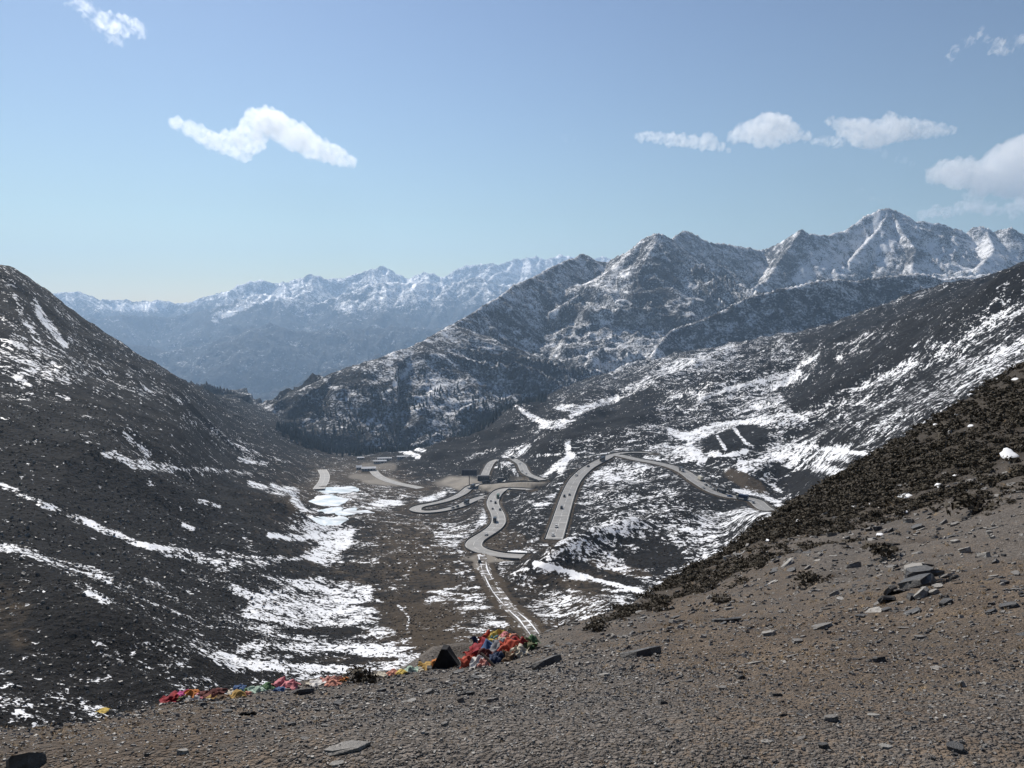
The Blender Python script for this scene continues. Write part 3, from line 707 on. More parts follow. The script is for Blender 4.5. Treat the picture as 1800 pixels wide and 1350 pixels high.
c = b.mix(b.math('MULTIPLY', sc_, .8), c, (0.042, 0.034, 0.024))
h = b.math('ADD', b.math('MULTIPLY', g2, .8), b.math('ADD', b.math('MULTIPLY', vo, -.7), b.math('ADD', b.math('MULTIPLY', g3, .3), b.math('MULTIPLY', vo2, -.3))))
M_ground = b.bsdf(c, .9, b.bump(h, .9, .05), .2)
link('ground', GA.mesh('ground', dict(scrub=scrubA, stony=stonyA)), M_ground, kind='structure')

# ---- slate stones
def slate_mat(name, lo, hi, rough=.55):
    b = NB(name); p = b.objco(); oi = b.n('ShaderNodeObjectInfo').outputs['Random']
    n = b.noise(p, 3.0, 5, .65); n2 = b.noise(b.mapping(p, (2, 2, 14)), 6, 4, .6)
    c = b.mix(b.remap(n, .3, .7), lo, hi); c = b.mix(b.remap(n2, .45, .7, 0, .5), c, tuple(x*.5 for x in lo))
    c = b.mix(b.math('MULTIPLY', oi, .5), c, tuple(x*1.15 for x in lo))
    return b.bsdf(c, rough, b.bump(b.math('ADD', n, n2), .5, .03), .45)
M_slate_l = slate_mat('slate_pale', (0.20, 0.187, 0.167), (0.40, 0.375, 0.335))
M_slate_d = slate_mat('slate_dark', (0.035, 0.034, 0.034), (0.085, 0.082, 0.08))
M_slate_m = slate_mat('slate_grey', (0.115, 0.106, 0.095), (0.235, 0.217, 0.195))
SL = {'l': M_slate_l, 'd': M_slate_d, 'm': M_slate_m}
def slab_mesh(name, seed, n=7, thick=.3, rough=.25):
    """an irregular split slab about 1 unit across, with a chipped upper edge"""
    r_ = np.random.default_rng(seed); co = []; f = []
    a = np.sort((np.arange(n) + r_.uniform(-.3, .3, n)) / n * 2*np.pi)
    rad = r_.uniform(.36, .55, n); asp = r_.uniform(.55, .95)
    base = np.stack([np.cos(a)*rad, np.sin(a)*rad*asp], -1)
    tilt = r_.normal(0, .16, 2)
    for k, (sc, zz) in enumerate(((.97, -.25), (1.04, .35), (1.0, .9), (.93, 1.0))):
        j = r_.normal(0, rough*.10, (n, 2))
        for i in range(n):
            x, y = base[i]*sc + j[i]
            co.append((x, y, thick*zz + (tilt @ base[i])*thick*(1.2 if k > 1 else 0) + r_.normal(0, thick*.05)))
    for k in range(3):
        for i in range(n):
            i2 = (i+1) % n
            q = (k*n+i, k*n+i2, (k+1)*n+i2, (k+1)*n+i); f += [(q[0], q[1], q[2]), (q[0], q[2], q[3])]
    co.append((0, 0, thick*1.02)); t = len(co)-1
    for i in range(n): f.append((3*n+i, 3*n+(i+1) % n, t))
    return np_mesh(name, co, f)
slabs = {}
for kx in 'lmd':
    slabs[kx] = []
    for i in range(10):
        me = slab_mesh('slate_stone', 500+i*3+ord(kx), n=6+i % 4, thick=(.12, .19, .32)[i % 3]); me.materials.append(SL[kx]); slabs[kx].append(me)
def place_stone(me, p, size, yaw, tilt=.0, label='', group=None, name='slate_stone', sink=.04, nrm=None, zs=1.0, roll=0.0):
    n = nrm or GA.normal(p.x, p.y)
    q = n.to_track_quat('Z', 'Y').to_matrix().to_4x4() @ Matrix.Rotation(yaw, 4, 'Z') @ Matrix.Rotation(tilt, 4, 'X') @ Matrix.Rotation(roll, 4, 'Y')
    o = link(name, me); o.matrix_world = Matrix.Translation(p - n*size*sink) @ q @ Matrix.Diagonal((size, size, size*zs, 1))
    o['label'] = label; o['category'] = 'stone'
    if group: o['group'] = group
    return o
def fg(px, py): return GA.hit(px, py)
def px_size(p, npx): return npx * p.length / FPX
special = [  # px, py(base), width in px, kind, mesh, height factor, yaw, tilt, label
 (1125,1152,70,'d',1,.95,.2,.12,'large dark wedge of slate on the gravel right of the flag heap'),
 (962,1170,52,'d',1,1.3,.1,.05,'dark flat-topped slab just right of the flag heap'),
 (536,1218,34,'d',4,1.0,.4,.25,'tilted slab with a pale top beside the flag row'),
 (438,1256,26,'d',3,.6,.5,.5,'thin black splinter of slate standing on edge below the flag row'),
 (608,1314,64,'m',0,.8,.2,.1,'wide flat slab low on the gravel at the bottom centre'),
 (42,1346,44,'d',8,1.0,.3,.35,'black wedge of rock at the bottom left corner'),
 (1327,1166,26,'l',4,.7,.4,0,'small pale flat stone right of the dark wedge'),
 (1062,1187,26,'l',1,.8,1.2,0,'pale-topped flat stone below the dark wedge'),
 (1547,1164,22,'d',8,1.1,0,0,'square dark block alone on the brown slope'),
 (1690,1207,22,'m',5,1.0,.8,.3,'pointed grey stone low on the right-hand gravel'),
 (1446,1103,42,'m',1,.9,.3,.1,'grey slab with a dark front, below the slate pile'),
 (1460,1266,22,'m',2,1.0,.2,0,'stone with a pale top low on the right-hand gravel'),
 (1282,1093,48,'d',0,1.4,.2,.1,'low dark outcrop slab on the slope above the dark wedge'),
 (1392,1152,26,'m',3,.7,.6,.1,'thin slanted buff plate near the small pale flat stone'),
 (1385,992,36,'l',1,.8,.5,.3,'pale leaning plate on the edge of the scrub'),
 (1355,1025,30,'l',0,.8,.4,.2,'pale plate lying below the scrub edge'),
 (1500,998,26,'m',2,.9,.2,.2,'grey slab leaning on the slope above the slate pile'),
 (1390,1002,18,'d',3,1.1,.2,.2,'dark stone under the leaning plate at the scrub edge'),
 (1775,1068,26,'d',2,.8,.3,.1,'dark oblong stone at the right edge of the slope'),
 (1742,1077,22,'d',5,.6,.2,0,'low dark stone second from the right edge'),
 (1798,1115,18,'d',3,1.0,.1,0,'dark stone cut by the right edge of the view'),
 (1680,1317,24,'d',2,.9,.5,0,'dark stone near the bottom right corner'),
 (1447,1313,18,'d',8,1.0,.5,0,'small dark block at the bottom right of centre'),
 (1535,1257,20,'l',4,.6,.2,0,'light grey plate on the lower right gravel'),
 (1347,1303,20,'l',1,.6,.6,0,'pale flat stone at the lower centre right'),
 (512,1275,14,'d',2,.9,.3,0,'small dark stone below the flag row, at left'),
 (100,1278,14,'d',8,1.0,.4,0,'small dark stone on the left rim of the gravel'),
 (590,1342,22,'l',1,.6,.1,0,'small bright stone at the bottom edge left of centre'),
]
for px, py, w, kx, mi, zs, yaw, tilt, lab in special:
    p = fg(px, py); place_stone(slabs[kx][mi], p, px_size(p, w)*1.15, yaw, tilt, lab, 'single slate stones on the slope', sink=.06, zs=zs)
pile = [ # px, py base, width, kind, raise (px), tilt, roll, what
 (1617,1032,50,'d',0,.1,.05,'broad dark slab at the foot of'),(1617,1026,46,'d',9,-.1,.05,'thick dark slab in the middle of'),(1606,1022,30,'l',17,.25,-.2,'pale slab on top of'),(1643,1024,32,'d',14,.1,.1,'dark block at the upper right of'),
 (1662,1024,18,'l',10,.2,.1,'pale rounded stone right of the top of'),(1676,1026,16,'d',9,.3,.0,'dark upright stone at the right end of'),(1649,1034,16,'l',4,.3,.2,'pale broken stone at the right foot of'),(1629,1020,16,'d',24,.1,.3,'small dark slab capping'),
 (1637,1014,8,'l',14,.2,0,'tiny pale chip behind the top of'),(1588,1040,24,'m',2,.2,-.3,'grey slanted plate at the left of'),(1622,1048,24,'l',3,.35,0,'pale plate leaning at the front of'),(1642,1044,16,'l',2,.1,0,'small white-topped block at the front of'),
 (1604,1054,18,'d',2,.5,.2,'dark upright slab at the front left of'),(1660,1052,18,'d',0,.3,.2,'dark tilted stone at the front right of'),(1560,1060,26,'d',4,.7,-.4,'long dark slab standing on edge left of'),(1566,1044,26,'d',4,.2,-.3,'dark slanted slab at the upper left of'),
 (1537,1076,32,'l',0,.4,-.2,'large pale plate at the far left of'),(1514,1082,18,'d',0,.1,.1,'dark stone at the left tip of'),(1571,1074,20,'l',0,.2,0,'pale flat chip below'),(1602,1078,30,'d',0,.1,.2,'dark thin slab below'),
 (1559,1074,14,'d',0,.2,0,'small dark stone below the left side of'),(1548,1062,18,'m',0,.3,-.3,'grey plate between the slabs at the left of')]
for i, (px, py, w, kx, up, tilt, roll, what) in enumerate(pile):
    p = fg(px, py); p = p + Vector((0, 0, px_size(p, up)))
    place_stone(slabs[kx][(i*3+2) % 10], p, px_size(p, w)*1.2, i*1.3, tilt, what + ' the heap of broken slate', 'slabs in the slate heap', sink=.05, zs=.95 if kx == 'd' else .8, roll=roll)

# ---- loose stones: the largest as things, the rest as gravel
crest_az = np.array([c_[0] for c_ in sorted(crest)]); crest_r = np.array([c_[1] for c_ in sorted(crest)])
def scatter(n, r0, r1, rs, power=0.0, az=36.0):
    a = np.radians(rs.uniform(-az, az, n)); lr = rs.uniform(math.log(r0), math.log(r1), n); r = np.exp(lr)
    ok = r < np.interp(a, crest_az, crest_r) * 1.02
    a, r = a[ok], r[ok]; x, y = r*np.sin(a), r*np.cos(a); z = GA.z(x, y)
    u, v = project(x, y, z)
    return x, y, z, r, u, v
rs = np.random.default_rng(77)
x, y, z, r, u, v = scatter(9000, 3.0, 34, rs)
pref = GA.sample(stonyA, x, y) + .25*(r > 7) + .25*(v < 1110)*(u > 1050)
keep = (rs.random(len(x)) < pref*.5) & (v < 1348) & (u > -20) & (u < 1820)
x, y, z, r = x[keep], y[keep], z[keep], r[keep]
szpx = 6 + 14*rs.random(len(x))**5
def flake_where(x, y, z):
    u_, v_ = project(x, y, z); u_, v_ = float(u_), float(v_)
    if v_ < float(shrub_line(u_)) + 45 and u_ > 1050: return 'on the stony strip just below the scrub'
    side = 'left' if u_ < 600 else 'centre' if u_ < 1100 else 'right'
    if v_ > 1280: return f'near the bottom edge, at the {side}'
    if v_ > 1180: return f'on the lower gravel, at the {side}'
    return 'on the upper gravel near the flag heap' if u_ < 1150 else 'on the brown slope around the slate heap'
order = np.argsort(-szpx)[:255]
for i in order:
    kx = rs.choice(['l', 'm', 'm', 'd', 'd']); p = Vector((x[i], y[i], z[i]))
    place_stone(slabs[kx][int(rs.integers(10))], p, px_size(p, szpx[i])*1.1, rs.uniform(0, 6.28), rs.normal(0, .16),
                {'l': 'pale grey', 'm': 'mid grey', 'd': 'blackish'}[kx] + ' loose flake of slate ' + flake_where(x[i], y[i], z[i]),
                'loose slate flakes', sink=.08, roll=rs.normal(0, .12), zs=rs.uniform(.7, 1.3))

def merge_copies(name, templates, xs, mats, mat_idx=None):
    """many transformed copies of small triangle meshes joined into one mesh"""
    V_, F_, off, MI = [], [], 0, []
    for k, (tc, tf) in enumerate(templates):
        M = xs[k]
        if len(M) == 0: continue
        c = np.einsum('nij,vj->nvi', M[:, :3, :3], tc) + M[:, None, :3, 3]
        nv = len(tc)
        f = tf[None] + (np.arange(len(M))*nv)[:, None, None] + off
        V_.append(c.reshape(-1, 3)); F_.append(f.reshape(-1, 3)); off += len(M)*nv
        MI.append(np.full(len(M)*len(tf), mat_idx[k] if mat_idx else 0))
    me = np_mesh(name, np.vstack(V_), np.vstack(F_))
    for m in mats: me.materials.append(m)
    me.polygons.foreach_set('material_index', np.concatenate(MI).astype(np.int32))
    return me
def tri_of(me):
    n = len(me.vertices); co = np.empty(n*3, np.float32); me.vertices.foreach_get('co', co)
    me.calc_loop_triangles(); t = np.empty(len(me.loop_triangles)*3, np.int32); me.loop_triangles.foreach_get('vertices', t)
    return co.reshape(-1, 3).astype(float), t.reshape(-1, 3)
def rot_mats(n, rs, loc, size, flat=1.0, tilt=.3, zdir=None):
    yaw = rs.uniform(0, 2*np.pi, n); tx = rs.normal(0, tilt, n); ty = rs.normal(0, tilt, n)
    M = np.zeros((n, 4, 4)); c, s = np.cos(yaw), np.sin(yaw)
    Z = np.stack([tx, ty, np.ones(n)], -1)
    if zdir is not None: Z[:, :2] += zdir[:, :2]
    Z /= np.linalg.norm(Z, axis=1)[:, None]
    X = np.stack([c, s, np.zeros(n)], -1); X -= Z*(X*Z).sum(1)[:, None]; X /= np.linalg.norm(X, axis=1)[:, None]
    Y = np.cross(Z, X)
    size = np.asarray(size)
    M[:, :3, 0] = X*size[:, None]; M[:, :3, 1] = Y*size[:, None]; M[:, :3, 2] = Z*(size*flat)[:, None]; M[:, :3, 3] = loc; M[:, 3, 3] = 1
    return M
def chip(seed):
    r_ = np.random.default_rng(seed); n = 5; a = (np.arange(n)+r_.uniform(-.3, .3, n))/n*2*np.pi; rad = r_.uniform(.35, .55, n); t = r_.uniform(.10, .28)
    bot = np.stack([np.cos(a)*rad, np.sin(a)*rad*.75, np.full(n, -.1)], -1); top = bot*.85; top[:, 2] = t+r_.normal(0, .05, n)
    f = []
    for i in range(n): j = (i+1) % n; f += [(i, j, n+j), (i, n+j, n+i)]
    for i in range(1, n-1): f.append((n, n+i, n+i+1))
    return np.vstack([bot, top]), np.array(f)
chips = [chip(900+i) for i in range(9)]
def slope_dir(x, y, e=.15):
    return np.stack([-(GA.z(x+e, y)-GA.z(x-e, y))/(2*e), -(GA.z(x, y+e)-GA.z(x, y-e))/(2*e)], -1)
xs_all = [[] for _ in chips]
for n, r0, r1, s0, s1, pw in ((28000, 2.2, 9, 4, 11, 3), (13000, 5, 40, 5, 14, 3), (12000, 2.2, 6, 3.5, 6.5, 1)):
    x, y, z, r, u, v = scatter(n, r0, r1, rs)
    pref = .3 + .7*GA.sample(stonyA, x, y) - .5*GA.sample(scrubA, x, y)
    k = rs.random(len(x)) < pref; x, y, z, r, u, v = [q[k] for q in (x, y, z, r, u, v)]
    sz = (s0 + (s1-s0)*rs.random(len(x))**pw) * r / FPX
    M = rot_mats(len(x), rs, np.stack([x, y, z], -1), sz, rs.uniform(.7, 1.3, len(x)), .22, slope_dir(x, y))
    ti = rs.integers(0, len(chips), len(x))
    for k in range(len(chips)): xs_all[k].append(M[ti == k])
xs_all = [np.concatenate(q) for q in xs_all]
o = link('gravel', merge_copies('gravel', chips, xs_all, [M_slate_l, M_slate_m, M_slate_d], [0, 1, 2, 1, 1, 0, 2, 1, 1]), kind='stuff',
         label='fine slate gravel over the brown foreground slope')

# ---- dry grass
M_grass = simple_mat('dry_grass', (0.30, 0.22, 0.13), .8, .45, 1.3, .2)
gt = []
for i in range(5):
    r_ = np.random.default_rng(50+i); co, f = [], []
    for j in range(7):
        a = r_.uniform(0, 6.28); l = r_.uniform(.5, 1); w = .06; dx, dy = math.cos(a)*r_.uniform(.4, .9)*l, math.sin(a)*r_.uniform(.4, .9)*l
        bx, by = r_.normal(0, .15, 2); k = len(co)
        co += [(bx-w, by, 0), (bx+w, by, 0), (bx+dx, by+dy, .55*l)]; f.append((k, k+1, k+2))
    gt.append((np.array(co), np.array(f)))
x, y, z, r, u, v = scatter(16000, 2.3, 45, rs)
k = rs.random(len(x)) < (1.05 - GA.sample(stonyA, x, y))*.9*(.35+.65*(fbm(x*.8, y*.8, 2, 7) > 0)); x, y, z, r = x[k], y[k], z[k], r[k]
M = rot_mats(len(x), rs, np.stack([x, y, z], -1), (5+7*rs.random(len(x)))*r/FPX, 1.0, .2, slope_dir(x, y)); ti = rs.integers(0, 5, len(x))
link('dry_grass', merge_copies('dry_grass', gt, [M[ti == k] for k in range(5)], [M_grass]), kind='stuff', label='short dry grass tufts among the gravel')

# ---- scrub: dwarf shrubs on the right-hand shoulder of the slope
def leaf_mat(name, a, c_):
    b = NB(name); p = b.objco(); n = b.noise(p, 5.0, 3, .6); oi = b.n('ShaderNodeObjectInfo').outputs['Random']
    col = b.mix(b.remap(n, .3, .7), a, c_); col = b.mix(b.math('MULTIPLY', oi, .6), col, tuple(.5*(q+w)*.8 for q, w in zip(a, c_)))
    return b.bsdf(col, .75, None, .2)
M_leaf = leaf_mat('scrub_leaf', (0.040, 0.034, 0.022), (0.088, 0.069, 0.045))
M_twig = simple_mat('twig', (0.06, 0.045, 0.033), .9)
def shrub_geo(seed, nl=150, tall=.75, leaf=.085):
    r_ = np.random.default_rng(seed); co, f = [], []
    blobs = [(r_.normal(0, .22), r_.normal(0, .22), r_.uniform(.15, .4)*tall, r_.uniform(.2, .36)) for _ in range(6)]
    for i in range(nl):
        bx, by, bz, br = blobs[r_.integers(6)]; d = r_.normal(0, 1, 3); d /= np.linalg.norm(d); d[2] = abs(d[2])*.9-.15
        c = np.array([bx, by, bz]) + d*br*r_.uniform(.6, 1.08); c[2] = max(c[2], .01)
        t1 = np.cross(d, r_.normal(0, 1, 3)); t1 /= np.linalg.norm(t1)+1e-6; t2 = np.cross(d, t1) + d*r_.normal(0, .5)
        s = leaf*r_.uniform(.6, 1.5); k = len(co)
        co += [c - t1*s*.5, c + t1*s*.5, c + t2*s*1.3]; f.append((k, k+1, k+2))
    return np.array(co), np.array(f)
def twig_geo(seed, n=9, tall=.7):
    r_ = np.random.default_rng(seed); co, f = [], []
    for i in range(n):
        a = r_.uniform(0, 6.28); l = r_.uniform(.5, 1.0)*tall; e = np.array([math.cos(a)*.4*r_.random()+.0, math.sin(a)*.4*r_.random(), l]); w = .012
        k = len(co); co += [(-w, 0, 0), (w, 0, 0), (0, w, 0), tuple(e)]; f += [(k, k+1, k+3), (k+1, k+2, k+3), (k+2, k, k+3)]
    return np.array(co), np.array(f)
shrub_me = []
for i in range(6):
    c_, f_ = shrub_geo(600+i, 230); m1 = np_mesh('foliage', c_, f_); m1.materials.append(M_leaf)
    c_, f_ = twig_geo(650+i); m2 = np_mesh('stems', c_, f_); m2.materials.append(M_twig); shrub_me.append((m1, m2))
def place_shrub(p, size, label, i, group='dwarf shrubs on the shoulder', squash=.7):
    t = thing('dwarf_shrub', label, 'shrub', p, (0, 0, random.uniform(0, 6.28)), group, size)
    t.scale = (size, size, size*squash)
    m1, m2 = shrub_me[i % 6]
    link('foliage', m1, parent=t); link('stems', m2, parent=t)
for k, (px, py, w, lab) in enumerate([(632,1198,62,'spiky dark bush standing in the middle of the flag row'),(1045,1108,44,'dark bush on the rim right of the flag heap'),(1428,1028,50,'dark bush with a scrap of white beside it, left of the slate heap'),
      (1560,978,56,'round dark bush on the stony edge above the slate heap'),(1262,1062,36,'low bush on the stony rim above the dark wedge of slate'),(1710,905,70,'wide dark bush at the lower edge of the scrub, near the right side')]):
    p = fg(px, py); place_shrub(p, px_size(p, w)*1.05, lab, k, 'single bushes on the slope', .8)
x, y, z, r, u, v = scatter(26000, 14, 80, rs, az=36)
s_ = GA.sample(scrubA, x, y); k = (rs.random(len(x)) < s_*(.45+.8*(fbm(x/3.2, y/3.2, 3, 19) > -.05))*.75); x, y, z, r, u, v = [q[k] for q in (x, y, z, r, u, v)]
sz = rs.uniform(.30, .80, len(x)) * np.clip(r/34, .6, 1.15)
vis = (u > 0) & (u < 1800); score = np.where(vis, sz/r, 0); top = np.argsort(-score)[:294]; rest = np.ones(len(x), bool); rest[top] = False
for i in top: place_shrub(Vector((x[i], y[i], z[i]-.03)), sz[i], 'low dark shrub in the scrub, ' + ('at the narrow left tip' if u[i] < 1330 else 'in the middle stretch' if u[i] < 1580 else 'toward the right end') + (', along the lower stony edge' if v[i] > shrub_line(u[i]) - 35 else ', inside the thick cover'), int(rs.integers(6)))
ri = np.where(rest)[0][:2600]
low = [shrub_geo(700+i, 64, leaf=.15) for i in range(5)]
M = rot_mats(len(ri), rs, np.stack([x[ri], y[ri], z[ri]-.03], -1), sz[ri], .7, .1); ti = rs.integers(0, 5, len(ri))
link('scrub', merge_copies('scrub', low, [M[ti == k] for k in range(5)], [M_leaf]), kind='stuff', label='mass of dwarf scrub covering the right-hand shoulder')

# ---- leftover snow on the shoulder
b = NB('snow'); p = b.objco(); n = b.noise(p, 4, 4, .6)
M_snow = b.bsdf(b.mix(n, (.78, .79, .81), (.86, .87, .88)), .5, b.bump(n, .3, .05), .3)
def patch_mesh(seed, n=14):
    r_ = np.random.default_rng(seed); a = np.arange(n)/n*2*np.pi; rad = .5*(1+.38*np.array([perlin(math.cos(q)*1.5+seed, math.sin(q)*1.5, 3) for q in a])+r_.normal(0, .06, n))
    co = [(0, 0, .14)]; f = []
    for k, (s, zz) in enumerate(((.55, .12), (.85, .07), (1.0, -.06))):
        for i in range(n): co.append((math.cos(a[i])*rad[i]*s, math.sin(a[i])*rad[i]*s*.6, zz+r_.normal(0, .015)))
    for i in range(n):
        j = (i+1) % n; f.append((0, 1+i, 1+j))
        for k in range(2): q = (1+k*n+i, 1+(k+1)*n+i, 1+(k+1)*n+j, 1+k*n+j); f += [(q[0], q[1], q[2]), (q[0], q[2], q[3])]
    me = np_mesh('snow_patch', co, f); me.materials.append(M_snow); me.shade_smooth(); return me
sp = [patch_mesh(40+i) for i in range(6)]
for i, (px, py, w, lab) in enumerate([(1651,856,18,'bright upright snow patch, biggest in the middle of the scrub'),(1592,874,26,'broken snow patch just below the bright upright one'),(1775,802,40,'long slanting snow streak at the right edge of the scrub'),
     (1707,750,12,'small snow patch high in the scrub'),(1672,759,20,'flat snow patch left of the small high one'),(1532,889,10,'small snow patch at the lower left of the scrub'),(1590,903,14,'snow lump on the stony edge below the broken patch'),
     (1682,730,8,'tiny snow patch highest in the scrub'),(1616,796,8,'tiny snow patch in the middle of the scrub'),(1645,748,10,'thin snow patch beside a dark hollow in the scrub'),(1785,668,12,'snow patch near the top right end of the scrub'),
     (1680,838,8,'small snow patch right of the bright upright one'),(1548,943,14,'snow scrap among stones below the scrub'),(1502,894,12,'grey snow scrap near the lower rim of the scrub'),(1404,918,12,'snow scrap at the left tip of the scrub'),(1350,952,10,'small snow scrap near the left end of the scrub rim')]):
    p = fg(px, py); o = link('snow_patch', sp[i % 6]); s = px_size(p, w); n = GA.normal(p.x, p.y)
    yaw = -.7 if w == 40 else random.uniform(-.4, .4)
    n2 = (n + Vector((-p.x, -p.y, 0)).normalized()*.35).normalized()
    o.matrix_world = Matrix.Translation(p + n*.06) @ n2.to_track_quat('Z', 'Y').to_matrix().to_4x4() @ Matrix.Rotation(yaw, 4, 'Z') @ Matrix.Diagonal((s, s*.9, s*.5, 1))
    o['label'] = lab; o['category'] = 'snow patch'; o['group'] = 'leftover snow on the shoulder'

# ------------------------------------------------------------------ prayer flags
CC = dict(red=(.34, .035, .03), scarlet=(.45, .08, .045), crimson=(.26, .02, .03), orange=(.52, .19, .05), yellow=(.55, .40, .09), ochre=(.38, .24, .07), green=(.10, .19, .09), olive=(.13, .14, .07), blue=(.07, .13, .26), navy=(.03, .045, .09),
          white=(.62, .60, .57), cream=(.55, .50, .40), pink=(.55, .20, .22), rose=(.50, .24, .20), magenta=(.50, .08, .24), grey=(.26, .26, .27), black=(.018, .018, .02), maroon=(.12, .035, .03), brown=(.14, .09, .055), teal=(.10, .20, .20), mint=(.40, .52, .42), salmon=(.55, .25, .18))
cloth_m = {}
def cloth_mat(c):
    if c not in cloth_m:
        b = NB('cloth_'+c); p = b.objco(); n = b.noise(p, 6, 4, .6); q = CC[c]
        wv = b.noise(b.mapping(p, (3, 40, 3)), 2, 2, .5)
        col = b.mix(b.remap(n, .3, .7), tuple(x*.7 for x in q), tuple(min(1, x*1.15) for x in q)); col = b.mix(b.remap(wv, .6, .75, 0, .25), col, tuple(x*.3 for x in q))
        cloth_m[c] = b.bsdf(col, .8, b.bump(n, .3, .02), .2)
    return cloth_m[c]
def cloth_mesh(seed, amp=.30, n=19):
    r_ = np.random.default_rng(seed); g = np.linspace(-.5, .5, n); X, Y = np.meshgrid(g, g)
    s = seed*1.37
    ang = r_.uniform(0, 3.14); t = X*math.cos(ang)+Y*math.sin(ang)
    Z = np.abs(perlin(X*2.2+s, Y*2.2-s, 1))*amp*1.3 + amp*.32*np.sin(t*r_.uniform(6, 10)+s) * (.6+.4*perlin(X*2+s, Y*2, 5)) + perlin(X*5+s, Y*5, 4)*amp*.22 + np.abs(perlin(X*11+s, Y*9, 6))*amp*.22
    Z += amp*1.1*(1-(2*np.hypot(X, Y))**2*.8)*r_.uniform(.2, 1.0)
    Z = np.maximum(Z, -.02+.03*perlin(X*5+s, Y*5+s, 6))
    X2 = X*(1-.28*np.abs(np.sin(t*8))) + perlin(Y*3+s, X*3, 7)*.12; Y2 = Y*.85 + perlin(X*3+s, Y*3+5, 8)*.12
    co = np.stack([X2, Y2, Z], -1).reshape(-1, 3); i = np.arange(n*n).reshape(n, n)
    q = np.stack([i[:-1, :-1], i[:-1, 1:], i[1:, 1:], i[1:, :-1]], -1).reshape(-1, 4)
    me = np_mesh('prayer_flag', co, q); me.shade_smooth(); return me
def place_flag(px, py, w, colr, lab, seed, up=0.0, amp=.30, stand=.0, zs=1.0, group='flags strewn along the rim'):
    p = fg(px, py); s = px_size(p, w); me = cloth_mesh(seed, amp); me.materials.append(cloth_mat(colr))
    o = link('prayer_flag', me); p = p + Vector((0, 0, px_size(p, up)+.01))
    o.location = p; o.rotation_euler = (stand, random.uniform(-.15, .15), random.uniform(-.6, .6)); o.scale = (s, s, s*zs)
    o['label'] = lab; o['category'] = 'prayer flag'; o['group'] = group
    return o
ORD = ['first','second','third','fourth','fifth','sixth','seventh','eighth','ninth','tenth','eleventh','twelfth','thirteenth','fourteenth','fifteenth','sixteenth','seventeenth','eighteenth','nineteenth','twentieth','twenty-first','twenty-second','twenty-third','twenty-fourth','twenty-fifth','twenty-sixth','twenty-seventh','twenty-eighth','twenty-ninth','thirtieth','thirty-first','thirty-second','thirty-third','thirty-fourth','thirty-fifth','thirty-sixth','thirty-seventh','thirty-eighth']
row = [(182,1252,18,'yellow',.05),(300,1232,34,'crimson',.15),(312,1226,22,'red',.3),(322,1222,18,'magenta',.5),(322,1230,16,'olive',.4),(338,1222,22,'orange',.6),(343,1231,30,'white',.25),(352,1226,18,'pink',.4),(365,1222,24,'maroon',.35),
       (372,1229,22,'ochre',.3),(385,1222,26,'maroon',.5),(392,1228,20,'brown',.3),(402,1219,16,'cream',.3),(412,1221,18,'grey',.4),(418,1226,26,'ochre',.3),(421,1213,20,'blue',.5),(430,1216,16,'green',.6),(436,1222,14,'salmon',.3),
       (450,1219,26,'mint',.35),(466,1215,30,'green',.5),(478,1211,26,'rose',.4),(490,1216,18,'blue',.3),(500,1208,36,'pink',.35),(514,1211,26,'pink',.4),(548,1205,20,'cream',.3),(558,1205,30,'white',.25),(574,1202,30,'rose',.5),(590,1200,26,'maroon',.5),
       (585,1206,26,'salmon',.3),(603,1198,18,'orange',.5),(668,1190,22,'cream',.2),(690,1187,24,'salmon',.25),(706,1185,18,'yellow',.2),(721,1182,26,'mint',.35),(736,1180,16,'cream',.2),(750,1176,34,'ochre',.3),(774,1172,34,'orange',.45),(795,1170,28,'teal',.3)]
for i, (px, py, w, c_, up) in enumerate(row):
    place_flag(px, py, w*1.05, c_, f'crumpled {c_} flag, {ORD[i]} from the left end of the strewn row', 1000+i, 0, .13+.22*up, zs=.85)
heap = [(835,1162,40,'red',6,'bottom left of'),(850,1158,46,'crimson',10,'left side of'),(826,1170,34,'scarlet',2,'left foot of'),(868,1160,48,'blue',14,'middle of'),(884,1158,46,'grey',16,'upper middle of'),(896,1156,44,'scarlet',14,'right side of'),
        (905,1150,36,'red',18,'upper right of'),(846,1152,34,'navy',20,'upper left of'),(860,1150,36,'scarlet',28,'top left of'),(876,1149,34,'yellow',34,'very top of'),(868,1152,30,'teal',27,'just under the top of'),(888,1148,30,'pink',30,'top right of'),
        (898,1149,26,'salmon',28,'right of the top of'),(856,1164,36,'maroon',6,'front of'),(874,1166,34,'navy',5,'front middle of'),(890,1163,34,'brown',5,'front right of'),(842,1171,34,'white',1,'pale scrap at the foot of'),(853,1172,26,'rose',1,'front foot of'),
        (920,1146,40,'olive',6,'right end of'),(932,1140,34,'green',4,'far right of'),(914,1154,34,'cream',3,'right foot of'),(882,1155,26,'cream',27,'upper front of'),(835,1156,22,'olive',16,'shoulder at the left of'),(864,1156,26,'orange',22,'centre top of'),(903,1147,20,'orange',30,'right crown of')]
for i, (px, py, w, c_, up, wh) in enumerate(heap):
    place_flag(px, py, w, c_, f'crumpled {c_} flag at the {wh} the big flag heap' if not wh.startswith('pale') else f'crumpled {c_} flag, {wh} the big flag heap', 1100+i, up*.72, .30, stand=.25, zs=.9, group='flags in the big heap')
